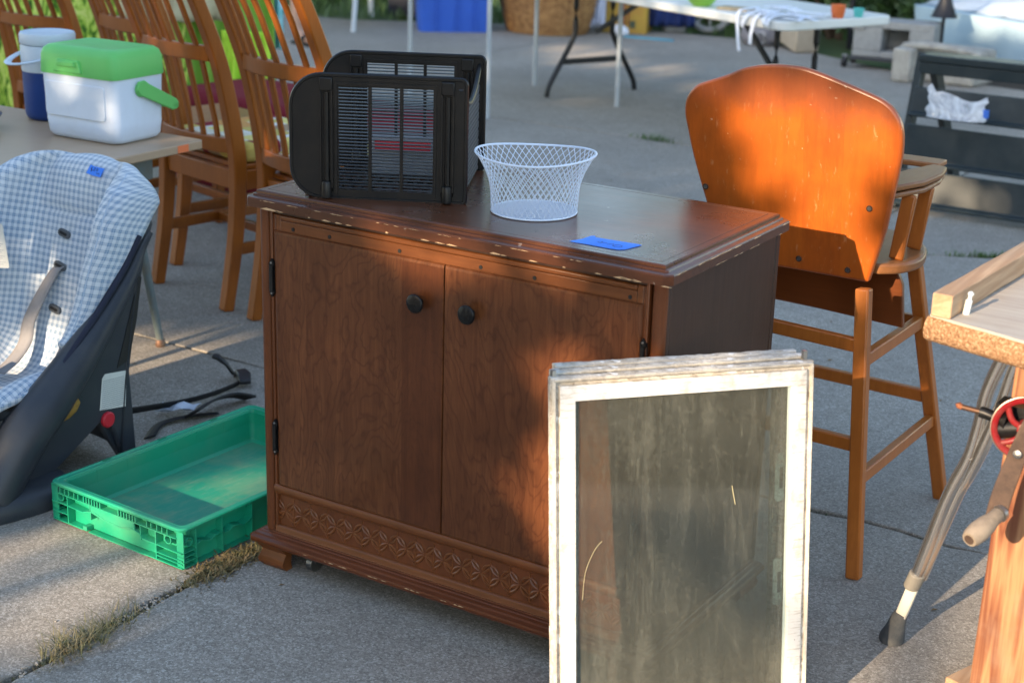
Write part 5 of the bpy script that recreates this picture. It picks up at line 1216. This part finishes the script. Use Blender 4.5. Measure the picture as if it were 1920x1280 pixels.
def tleg(u, base):
    for v_ in (.225, TWd-.225):
        s_ = -1 if v_ < TWd/2 else 1
        q = [(u, v_, FZ-.042), (u, v_, .36), (u, v_+s_*.008, .32), (u, v_+s_*.045, .25), (u, v_+s_*.145, .09), (u, v_+s_*.170, .04), (u, v_+s_*.175, .0)]
        obj('leg', MB().tube([FM @ Vector(p_) for p_ in spline(q, 4)], .0145, 12), M['blacksteel'], ft, world=True, ang=60)
    obj('leg_crossbar', MB().bar(FM @ Vector((u, .225-.085, .185)), FM @ Vector((u, TWd-.225+.085, .185)), .018, .03), M['blacksteel'], ft, world=True)
tleg(1.86, 0); tleg(.27, 0)
obj('brace', MB().bar(FM @ Vector((.29, TWd/2, .22)), FM @ Vector((.68, TWd/2, FZ-.05)), .018, .022), M['blacksteel'], ft, world=True)
obj('brace', MB().bar(FM @ Vector((1.84, TWd/2, .34)), FM @ Vector((1.40, TWd/2, FZ-.05)), .018, .022), M['blacksteel'], ft, world=True)
# ribbons, bowl and small things on the table
rb_ = thing('ribbon_pile', 'pile of white ribbons hanging over the table edge', 'ribbons', tuple(FM @ Vector((.18, .10, FZ))))
M['ribbon'] = plastic('white_ribbon', (.72, .76, .84), .6, .05)
for k, (u, dz, sw) in enumerate(((.30, .16, -.03), (.16, .12, .02), (.22, .05, .02), (.08, .03, .0), (.12, .025, -.02))):
    q = [FM @ Vector(p_) for p_ in ((u-.04, .14, FZ+.012), (u, .06, FZ+.022), (u+sw*.3, -.006, FZ+.008), (u+sw, -.020, FZ-dz*.5), (u+sw*1.4, -.016, FZ-dz))]
    strap(q, .022, 'ribbon', (u1.x, u1.y, 0), M['ribbon'], rb_, .0015)
r = random.Random(5); mb = MB()
for k in range(26):
    u, v_ = r.uniform(-.0, .32), r.uniform(.06, .28); a = r.uniform(0, 3); c_ = FM @ Vector((u, v_, FZ+.006+r.uniform(0, .022))); d = Vector((math.cos(a), math.sin(a), r.uniform(-.08, .08)))*.07
    mb.bar(c_-d, c_+d, .020, .003)
obj('ribbon_heap', mb, M['ribbon'], rb_, world=True, smooth=False)
t = thing('lime_bowl', 'lime green bowl at the edge of the white table', 'bowl', tuple(FM @ Vector((.64, .07, FZ)))); obj('bowl', MB().lathe([(.035, 0), (.06, .018), (.078, .045), (.075, .045), (.056, .020), (.02, .005)], 28, cap=False).lathe([(.03, 0.001), (.035, 0)], 20), M['lime'] if False else plastic('lime_ceramic', (.30, .60, .08), .3, .1), t, ang=50)
t = thing('orange_pot', 'small orange pot on the white table', 'pot', tuple(FM @ Vector((-.0+.03, .36, FZ)))); obj('pot', MB().lathe([(.025, 0), (.032, .03), (.034, .06), (.030, .06), (.02, .02)], 20), plastic('orange_ceramic', (.60, .14, .04), .4, .1), t, ang=50)
t = thing('teal_cup', 'small teal cup beside the orange pot', 'cup', tuple(FM @ Vector((.02, .48, FZ)))); obj('cup', MB().lathe([(.018, 0), (.024, .03), (.026, .04), (.022, .04), (.016, .01)], 20), plastic('teal_plastic', (.10, .50, .48), .4, .1), t, ang=50)
t = thing('trinket_tray', 'beige tray of trinkets on the white table', 'tray', tuple(FM @ Vector((.45, .12, FZ)))); obj('tray', MB().pz(rrect(-.08, .08, -.05, .05, .01), 0, .012), plastic('beige_tray', (.42, .33, .20), .6, .5, .4, 60), t, bev=.003)
# grey pole table
pt = thing('pole_leg_table', 'tall table on four thin grey pole legs behind the black bin', 'table', (-2.9, 5.0, 0))
M['greypole'] = metal('grey_painted_pole', (.42, .46, .50), .4, .3)
pl4 = [(-2.789, 5.519), (-2.085, 5.213), (-3.115, 4.767), (-2.411, 4.461)]
for x, y in pl4: obj('leg', MB().tube([(x, y, 0), (x, y, .80)], .012, 12), M['greypole'], pt, world=True)
obj('tabletop', MB().pz([(-3.17, 4.74), (-2.40, 4.40), (-2.03, 5.24), (-2.80, 5.58)], .80, .83), M['tablewhite'], pt, world=True, bev=.004)

# ---------------------------------------------------------------- far background things
t = thing('storage_bin', 'large blue plastic storage bin behind the black crate', 'bin', (-4.55, 7.25, 0))
M['binblue'] = plastic('blue_plastic', (.035, .12, .55), .42, .1)
def taper(x0, x1, y0, y1, z0, z1, k, rad): 
    mb = MB(); rws = [[Vector((x, y, z0)) for x, y in rrect(x0+k, x1-k, y0+k, y1-k, rad, 5)], [Vector((x, y, z1)) for x, y in rrect(x0, x1, y0, y1, rad, 5)]]; mb.grid(rws, closed_u=True); n = len(rws[0]); mb.f += [tuple(reversed(range(n))), tuple(range(n, 2*n))]; return mb
t.rotation_euler = (0, 0, math.atan2(.32, .40))
obj('body', taper(-.27, .27, -.20, .24, 0, .34, .02, .05), M['binblue'], t, ang=50)
for x in (-.13, .02, .14): obj('wall_rib', MB().box(x-.003, x+.003, -.207, -.19, .02, .33), M['binblue'], t)
obj('lid', MB().pz(rrect(-.28, .28, -.22, .26, .05), .341, .37), M['binblue'], t, bev=.004)
t = thing('wicker_basket', 'big round brown wicker basket under the white table', 'basket', (-3.99, 7.62, 0))
def wick():
    s = NT('brown_wicker'); v = s.co(); n = s.noise(v, 25, 4, .6); sep = s.n('SeparateXYZ', {'Vector': v}); 
    col = s.mix(s.ramp(n, [(.35, 0.0), (.65, 1.0)]), (.22, .10, .03), (.42, .23, .08)); return s.set(col=col, rough=.6)
M['wicker'] = wick(); mb = MB(); st = MB()
def wr_(z): return .30+.10*(z/.34)**.6 if z > 0 else .30
first = None
for k in range(17):
    z = .012+k*.0205; rr = wr_(z)*.92; q = [Vector((rr*math.cos(2*math.pi*j/72)*(1+.012*(1 if (j+k) % 2 else -1)), rr*.85*math.sin(2*math.pi*j/72)*(1+.012*(1 if (j+k) % 2 else -1)), z)) for j in range(72)]
    obj('woven_band', MB().tube(q, .0115, 6, closed=True), M['wicker'], t)
for j in range(36):
    a = 2*math.pi*j/36; st.tube([Vector((wr_(z)*.92*math.cos(a), wr_(z)*.92*.85*math.sin(a), z)) for z in (.0, .1, .2, .35)], .006, 5)
obj('stakes', st, M['wicker'], t, kind='stuff'); obj('base', MB().lathe([(.275, 0), (.275, .012)], 40, sy=.85), M['wicker'], t)
t = thing('cardboard_box', 'yellow brown printed box right of the wicker basket', 'box', (-3.60, 8.05, 0), R(20)); obj('box', MB().box(-.16, .18, -.15, .15, 0, .34), plastic('ochre_card', (.42, .24, .05), .7, .4, .3, 10, (.45, .35, .05)), t, bev=.003); dpm = NT('dark_print').set(col=(.05, .07, .04), rough=.6); obj('print_mark', MB().box(.02, .07, -.1525, -.151, .20, .27), dpm, t); obj('print_mark', MB().box(.06, .10, -.1525, -.151, .04, .09), dpm, t)
t = thing('white_board_frame', 'white framed board lying behind the blue bin', 'board', (-4.42, 7.95, 0), R(20)); obj('frame', MB().box(-.1, .55, -.05, .35, 0, .05), M['tablewhite'], t, bev=.004); obj('dark_goods', MB().box(-.05, .5, .0, .33, .052, .22), plastic('dark_goods', (.03, .03, .04), .6, .5, .3, 30, (.2, .05, .06)), t, bev=.02)
t = thing('dark_bin', 'dark blue-black box behind the white chair legs', 'box', (-5.15, 7.75, 0), R(20)); obj('box', MB().box(-.25, .35, -.15, .2, 0, .16), plastic('dark_box', (.02, .025, .04), .6, .2), t, bev=.01)
# white plastic chair
t = thing('plastic_chair', 'white plastic chair with curved legs in the far background', 'chair', (-5.2, 7.0, 0))
M['whiteplastic'] = plastic('white_chair_plastic', (.72, .75, .78), .4, .05)
for (x, y), (dx, dy) in (((-4.96, 6.63), (.03, .0)), ((-5.39, 7.40), (.0, -.02)), ((-4.75, 7.15), (-.02, 0)), ((-5.62, 6.9), (.03, 0))):
    obj('leg', MB().tube(spline([(x, y, 0), (x+dx*.6, y+dy*.5, .2), (x+dx, y+dy, .42)], 4), [.022]*9, 12, flat=.6), M['whiteplastic'], t, world=True, ang=60)
obj('seat', MB().pz([(-4.94, 6.62), (-4.72, 7.18), (-5.4, 7.42), (-5.62, 6.88)], .41, .44), M['whiteplastic'], t, world=True, bev=.01)
obj('backrest', MB().prism([(-5.62, 6.88), (-5.4, 7.42), (-5.43, 7.43), (-5.65, 6.89)], lambda a, b: (a, b, .44), lambda a, b: (a-.08, b+.03, .85)), M['whiteplastic'], t, world=True, bev=.01)
# planks, blocks, tub on the right
M['stone'] = plastic('grey_concrete_block', (.30, .30, .29), .9, .3, .2, 25); M['stone2'] = plastic('weathered_stone', (.38, .36, .32), .95, .5, .2, 14)
t = thing('concrete_block', 'grey concrete block with a square hole on a wheeled dolly', 'block', (-1.42, 7.62, 0), R(6))
mb = MB(); outer = [(-.25, .075), (.25, .075), (.25, .30), (-.25, .30)]
obj('web', MB().box(-.25, -.07, -.12, .12, .075, .115).box(-.25, -.07, -.12, .12, .26, .30).box(-.25, -.07, -.12, .12, .115, .26), M['stone'], t, bev=.006)
obj('web', MB().box(-.07, .25, -.12, .12, .075, .115).box(-.07, .25, -.12, .12, .255, .30).box(.10, .25, -.12, .12, .115, .255).box(-.07, .10, .08, .12, .115, .255), M['stone'], t, bev=.004)
obj('ledge', MB().box(-.262, .26, -.13, .13, .225, .302), M['stone'], t, bev=.006) if False else obj('corner_step', MB().box(-.265, -.18, -.13, .13, .24, .303), M['stone'], t, bev=.006)
t = thing('dolly', 'dark wheeled dolly under the grey concrete block', 'dolly', (-1.42, 7.60, 0), R(6)); obj('deck', MB().box(-.26, .25, -.12, .13, .052, .074), plastic('dark_deck', (.05, .05, .055), .6, .2), t, bev=.004)
for x, y in ((-.29, -.10), (-.29, .12), (.2, -.1), (.2, .12)):
    obj('wheel', MB().tube([(x-.012, y, .036), (x+.012, y, .036)], .036, 18), plastic('black_wheel', (.02, .02, .022), .5, .1), t, ang=50)
    obj('wheel_fork', MB().box(x-.016, x+.016, y-.01, y+.03, .05, .078), M['steel'], t, bev=.003)
t = thing('stone_trough', 'pale weathered stone block with a rounded rim behind the rack', 'stone block', (-1.04, 7.35, 0), R(-8)); obj('block', MB().box(-.22, .28, -.14, .16, .0, .205), M['stone2'], t, bev=.02); obj('rim', MB().tube(spline([(-.18, -.15, .20), (-.08, -.17, .215), (.08, -.17, .218), (.24, -.16, .205), (.30, -.13, .185)], 4), .022, 10), M['stone2'], t)
t = thing('stone_slab', 'grey stone slab standing between the block and the rack', 'stone slab', (-1.20, 7.15, 0), R(-8)); obj('slab', MB().box(-.06, .06, -.05, .05, 0, .20), M['stone2'], t, bev=.015)
tub = thing('pale_tub', 'large pale blue plastic tub with a rumpled cover at the top right', 'tub', (-.6, 8.0, 0), R(-32))
M['tubblue'] = plastic('pale_blue_plastic', (.38, .52, .62), .45, .1, .5, 2)
obj('body', taper(-1.05, 1.9, -.25, 1.3, 0, .33, .04, .10), M['tubblue'], tub, ang=50)
mb = MB(); mb.grid([[Vector((-1.0+2.8*i/40, -.15+1.3*j/24, .335+.10*abs(math.sin(j/24*math.pi))*(1+.4*noise.noise(Vector((i*.2, j*.2, 0))))+.015*noise.noise(Vector((i*.5, j*.5, 3))))) for i in range(41)] for j in range(25)]); obj('cover', mb, plastic('crinkled_plastic_sheet', (.55, .62, .70), .35, .2), tub, ang=80)
t = thing('patio_torch', 'black pole with a cone-shaped collar beside the pale tub', 'pole', (-1.17, 7.72, 0)) 
M['blackpole'] = plastic('black_pole', (.012, .012, .015), .4, .1)
obj('pole', MB().tube([(0, 0, 0), (.0, 0, .48), (.02, .0, .7)], .013, 12), M['blackpole'], t); obj('cone', MB().lathe([(.085, .335), (.075, .345), (.045, .42), (.02, .50)], 24), M['blackpole'], t, ang=50)
t = thing('black_pole', 'thin black pole behind the right corner of the white table', 'pole', (-1.99, 8.3, 0)); obj('pole', MB().tube([(0, 0, 0), (0, 0, .9)], .018, 10), M['blackpole'], t)
t = thing('wooden_beam', 'short pale wooden beam lying under the white table', 'beam', (-2.42, 8.10, 0), R(0)); obj('beam', MB().bar((.30, -.22, .085), (-.32, .42, .19), .17, .17), plastic('pale_wood_block', (.42, .35, .26), .8, .2), t, bev=.012)
t = thing('grey_satchel', 'grey bundled bag with a metal ring beside the wooden beam', 'bag', (-2.55, 8.05, 0)); obj('bag', MB().lathe([(.10, 0), (.14, .05), (.12, .14), (.07, .22)], 14, sy=.6), plastic('grey_canvas', (.24, .23, .25), .8, .4), t, ang=80); obj('ring', MB().tube([Vector((.06+.03*math.cos(a), -.10, .06+.04*math.sin(a))) for a in [2*math.pi*k/16 for k in range(16)]], .008, 6, closed=True), M['steel'], t)
t = thing('wagon_wheel_ornament', 'grey stone wagon wheel ornament under the white table', 'ornament', (-3.10, 8.42, 0), R(35))
obj('rim', MB().tube([Vector((.15*math.cos(a), 0, .165+.15*math.sin(a))) for a in [2*math.pi*k/32 for k in range(32)]], .024, 8, closed=True), M['stone'], t)
for k in range(8): a = math.pi*k/4; obj('spoke', MB().tube([(0, 0, .165), (.14*math.cos(a), 0, .165+.14*math.sin(a))], .010, 6), M['stone'], t)
obj('hub', MB().lathe([(.035, -.03), (.035, .03)], 14).xf(Matrix.Translation((0, 0, .165)) @ Matrix.Rotation(R(90), 4, 'X')), M['stone'], t)
obj('mount', MB().box(-.34, -.18, -.08, .1, 0, .30), M['stone'], t, bev=.02)
for nm, lab, x, y, w_, h_, c_ in (('white_garment', 'white and black garment hanging to the ground behind the table leg', -3.66, 7.75, .10, .40, (.62, .66, .78)), ('maroon_garment', 'maroon garment between the white one and the navy one', -3.50, 7.95, .09, .40, (.25, .01, .05)), ('navy_garment', 'navy garment rack cloth under the white table', -3.28, 8.15, .30, .42, (.015, .03, .12))):
    dropcloth(nm, lab, (x-w_/2, y-w_*.3, 0), (x+w_/2, y+w_*.3, 0), .05, h_+.1, plastic(nm+'_fabric', c_, .8, .2), len(nm), .02, 'garment')
t = tag(obj('white_shoe', MB().lathe([(.03, 0), (.045, .015), (.04, .05), (.015, .075)], 14, sx=1.6), plastic('white_leather', (.65, .68, .74), .5, .1), ang=60), 'white shoe on the ground by the table leg', 'shoe'); t.location = (-3.50, 7.80, 0)
t = tag(obj('blue_stick', MB().bar((0, 0, .008), (.36, .05, .008), .02, .014), plastic('blue_strip', (.10, .30, .42), .5, .1)), 'thin blue strip lying on the far concrete', 'strip'); t.location = (-3.42, 7.72, 0)

# ---------------------------------------------------------------- people in the far background
M['skin'] = plastic('skin', (.46, .27, .19), .55, .1, .4); M['brownfab'] = plastic('brown_cloth', (.05, .030, .035), .85, .1, .2); M['denim'] = plastic('light_denim', (.13, .24, .55), .85, .3, .2, 12, (.35, .45, .7)); M['blackleather'] = plastic('black_leather', (.012, .012, .012), .5, .1)
M['greyshirt'] = plastic('grey_shirt', (.28, .28, .30), .85, .1, .2); M['hair'] = plastic('brown_hair', (.06, .035, .02), .6, .1)
def skinmesh(name, verts, edges, radii, mat, parent, root=0):
    me = bpy.data.meshes.new(name); me.from_pydata(verts, edges, []); o = bpy.data.objects.new(name, me); COL.objects.link(o); o.parent = parent; me.materials.append(mat)
    md = o.modifiers.new('skin', 'SKIN'); md.use_smooth_shade = True
    for i, r_ in enumerate(radii):
        sv = me.skin_vertices[0].data[i]; sv.radius = (r_, r_) if not isinstance(r_, tuple) else r_; sv.use_root = (i == root)
    s_ = o.modifiers.new('sub', 'SUBSURF'); s_.levels = 2; s_.render_levels = 2; return o
def person(label, loc, rz, fL, fR, trousers, tmat, short, shirt):
    t = thing('person', label, 'person', loc, rz)
    pel = Vector((0, 0, .92)); V_ = []; E_ = []; Rr = []
    def add(p, r_, par=None):
        V_.append(tuple(p)); Rr.append(r_)
        if par is not None: E_.append((par, len(V_)-1))
        return len(V_)-1
    p0 = add(pel, .125); ch = add((0, 0, 1.15), .115, p0); sh = add((0, 0, 1.36), .12, ch); nk = add((0, 0, 1.46), .052, sh); hd_ = add((0, -.01, 1.56), .075, nk); tp_ = add((0, -.0, 1.66), .07, hd_)
    feet = []
    for sx, f in ((-1, fL), (1, fR)):
        f = Vector(f); hip = add((sx*.09, 0, .88), .085, p0); kn = Vector((sx*.09, 0, .88)).lerp(f, .5)+Vector((0, -.05, 0)); k1 = add(kn, .058, hip); an = add(f+Vector((0, .03, .08)), .036, k1); ti = add(f+Vector((0, -.06, .035)), (.035, .025), an); add(f+Vector((0, -.15, .025)), (.036, .018), ti); feet.append((f, kn))
    for sx in (-1, 1):
        s1 = add((sx*.17, 0, 1.37), .055, sh); e = add((sx*.23, .02, 1.10), .040, s1); wv = add((sx*.24, -.06, .86), .028, e); hv = add((sx*.24, -.08, .79), (.036, .018), wv)
        for q in range(4): f1 = add((sx*.24, -.10+q*.018, .745), .009, hv); add((sx*.235, -.105+q*.018, .70+abs(q-1.5)*.006), .008, f1)
        add((sx*.215, -.115, .765), .010, hv)
    skinmesh('body', V_, E_, Rr, M['skin'], t)
    # clothing
    mb = MB()
    for sx, (f, kn) in zip((-1, 1), feet):
        end = kn+Vector((0, 0, -.04)) if short else f+Vector((0, .02, .10))
        q = [Vector((sx*.085, 0, .93)), Vector((sx*.09, 0, .80)), kn.copy(), end]
        mb.tube(q, [.120, .108, .085, .085 if short else .062], 16, upv=(0, 1, 0))
    obj('trousers', mb, tmat, t, ang=80)
    obj('shirt', MB().lathe([(.150, .86), (.152, .95), (.145, 1.1), (.165, 1.3), (.15, 1.40), (.07, 1.455)], 24, sy=.78), shirt, t, ang=80)
    for sx in (-1, 1): obj('sleeve', MB().tube([(sx*.13, 0, 1.38), (sx*.19, .005, 1.30), (sx*.215, .01, 1.18)], [.07, .066, .06], 14, upv=(0, 1, 0)), shirt, t, ang=80)
    obj('hair', MB().lathe([(.088, 1.56), (.096, 1.62), (.085, 1.69), (.04, 1.735), (.005, 1.745)], 20, (0, .012, 0)), M['hair'], t, ang=80)
    obj('nose', MB().lathe([(.014, 0), (.008, .02), (.002, .03)], 8).xf(Matrix.Translation((0, -.082, 1.585)) @ Matrix.Rotation(R(70), 4, 'X')), M['skin'], t)
    for sx in (-1, 1): obj('eye', MB().lathe([(.008, -.004), (.010, 0), (.006, .005)], 8).xf(Matrix.Translation((sx*.03, -.078, 1.612)) @ Matrix.Rotation(R(90), 4, 'X')), M['black'], t)
    obj('mouth', MB().box(-.022, .022, -.088, -.082, 1.548, 1.553), M['redfab'], t)
    for f, kn in feet:
        obj('shoe', MB().pz([(f.x+a, f.y+b) for a, b in ((-.035, .06), (-.048, -.05), (-.045, -.13), (-.02, -.175), (.02, -.175), (.045, -.13), (.048, -.05), (.035, .06))], .0, .022), M['blackleather'], t, bev=.005)
        obj('shoe_strap', MB().tube([Vector((f.x+.045*math.cos(a), f.y-.07, .02+.045*math.sin(a))) for a in [math.pi*k/8 for k in range(9)]], .011, 6, upv=(0, 1, 0)), M['blackleather'], t)
    return t
person('person in brown knee-length trousers and black sandals on the far driveway', (-5.09, 5.95, 0), R(75), (-.02, .27, 0), (.02, -.27, 0), 1, M['brownfab'], True, M['greyshirt'])
person('person in light blue denim and black shoes behind the chair slats', (-5.98, 6.10, 0), R(40), (-.10, .05, 0), (.10, -.05, 0), 1, M['denim'], False, M['brownfab'])

hs = thing('neighbour_house', 'grey neighbour house across the street behind the photographer', 'house', (-2, -19, 0))  # unseen house added to block the warm low sky behind the camera
M['siding'] = plastic('grey_siding', (.16, .17, .18), .8, .2); M['roofing'] = plastic('dark_shingles', (.05, .05, .055), .9, .3)
obj('wall', MB().box(-15, 13, -6, 0, 0, 3.4), M['siding'], hs, smooth=False)
for k in range(16): obj('siding_board', MB().box(-15, 13, .0, .025, .2*k+.1, .2*k+.28), M['siding'], hs, smooth=False)
obj('roof', MB().px([(-6.4, 3.41), (.5, 3.41), (-3, 4.9)], -15.4, 13.4), M['roofing'], hs, smooth=False)
for x in (-11, -6.5, 3.5, 8):
    f_ = obj('window', MB().box(x, x+1.5, .03, .08, 1.1, 2.4), M['tablewhite'], hs); obj('pane', MB().box(x+.1, x+1.4, .085, .095, 1.2, 2.3), plastic('dark_pane', (.02, .025, .03), .1, .0), f_)
dd_ = obj('door', MB().box(-1.5, -.5, .03, .08, .05, 2.15), plastic('door_paint', (.12, .04, .03), .5, .1), hs); obj('handle', MB().lathe([(.03, 0), (.04, .03), (.02, .05)], 12).xf(Matrix.Translation((-.62, .08, 1.0)) @ Matrix.Rotation(R(-90), 4, 'X')), M['steel'], dd_)

# ---------------------------------------------------------------- unseen shade trees up-sun behind the camera, crowns gapped for chosen sun patches
e1 = Vector((.9946, -.104, 0)); e2 = e1.cross(SUN) * -1
if e2.z < 0: e2 = -e2
def uv_(p): p = Vector(p); return p.dot(e1), p.dot(e2)
lit = []   # gaps in the crowns: a point on the ground or a thing, half-widths across the sun, openness
def gap(p, ru, rv, k=1.0): u, v = uv_(p); lit.append((u, v, ru, rv, k))
gap((.98, -.05, .28), .34, .42); gap((.69, 0, .41), .095, .21, .93); gap((.70, 0, .25), .07, .10, .9)
gap((.80, .70, .87), .21, .15); gap((.72, .70, .95), .20, .08, .93); gap((.62, .70, .90), .07, .09, .88)
gap((.72, .2, .77), .10, .045, .8); gap((.84, .3, .77), .16, .10)
gap((1.02, .63, .18), .12, .22); gap((1.25, .45, 0), .22, .09); gap((1.45, .05, .5), .30, .60)
gap((-.32, -.40, 0), .36, .115, .95); gap((-.30, .0, .05), .32, .10); gap((-.95, .75, 0), .42, .12); gap((-.85, -.05, .15), .30, .12, .88); gap((-.8, .2, .38), .2, .06, .8)
gap((1.05, 1.0, .25), .08, .15, .8); gap((-1.2, 1.3, .8), .5, .12, .7); gap((-.7, 1.25, .8), .25, .2, .7); gap((-1.3, .7, .72), .28, .10, .6)
for p, a, b in (((-2.9, 6.6, 0), .55, .05), ((-1.9, 6.1, 0), .5, .04), ((-2.2, 5.2, 0), .35, .03), ((-1.3, 6.4, 0), .45, .05), ((-3.3, 7.0, 0), .3, .05), ((-.2, 3.85, .1), .5, .06), ((.7, 2.2, 0), .25, .04), ((-5.2, 8.5, 0), .8, .15), ((-.2, 8.2, .3), 1.0, .15)): gap(p, a*1.25, b*1.6, .95)
r = random.Random(77); crowns = {0: MB(), 1: MB(), 2: MB()}; cen = [(-5.2), (-1.8), (1.4)]
for _ in range(64000):
    u = r.uniform(-8.5, 3.2); v = r.uniform(-.55, 3.9); t_ = r.uniform(7.5, 11.5)
    keep = 1.0
    for (gu, gv, ru, rv, k) in lit:
        q = math.sqrt(((u-gu)/ru)**2+((v-gv)/rv)**2)
        if q < 1.18: keep = min(keep, 1-k if q < .85 else 1-k*(1.18-q)/.33)
    if r.random() > keep: continue
    p = e1*u+e2*v-SUN*t_
    j = min(range(3), key=lambda i: abs(cen[i]-p.x-0)); s_ = r.uniform(.06, .13)
    a = Vector((r.gauss(0, 1), r.gauss(0, 1), r.gauss(0, 1))).normalized(); b = a.cross(Vector((r.gauss(0, 1), r.gauss(0, 1), r.gauss(0, 1)))).normalized()
    crowns[j].add([p-a*s_, p+b*s_*.55, p+a*s_, p-b*s_*.55], [(0, 1, 2, 3)])
for j, x in enumerate(cen):
    t = thing('shade_tree', ['leftmost leafy shade tree behind the photographer', 'middle leafy shade tree behind the photographer', 'rightmost leafy shade tree behind the photographer'][j], 'tree', (x, -10.2, 0), group='shade trees behind the photographer')
    obj('crown', crowns[j], M['treeleaf'], t, world=True, smooth=False, recalc=False)
    obj('trunk', MB().tube([(x, -10.2, -.03), (x+.1, -10.1, 1.2), (x+.2, -9.9, 2.6), (x-.1, -9.6, 4.2)], [.22, .17, .13, .06], 12), M['bark'], t, world=True)
    for k in range(5):
        a = 1.25*k+j; obj('branch', MB().tube([(x+.1, -10.0, 1.9+.3*k), (x+.8*math.cos(a), -9.8+.7*math.sin(a), 2.6+.35*k), (x+1.5*math.cos(a), -9.5+1.1*math.sin(a), 3.1+.4*k)], [.07, .045, .015], 8), M['bark'], t, world=True)
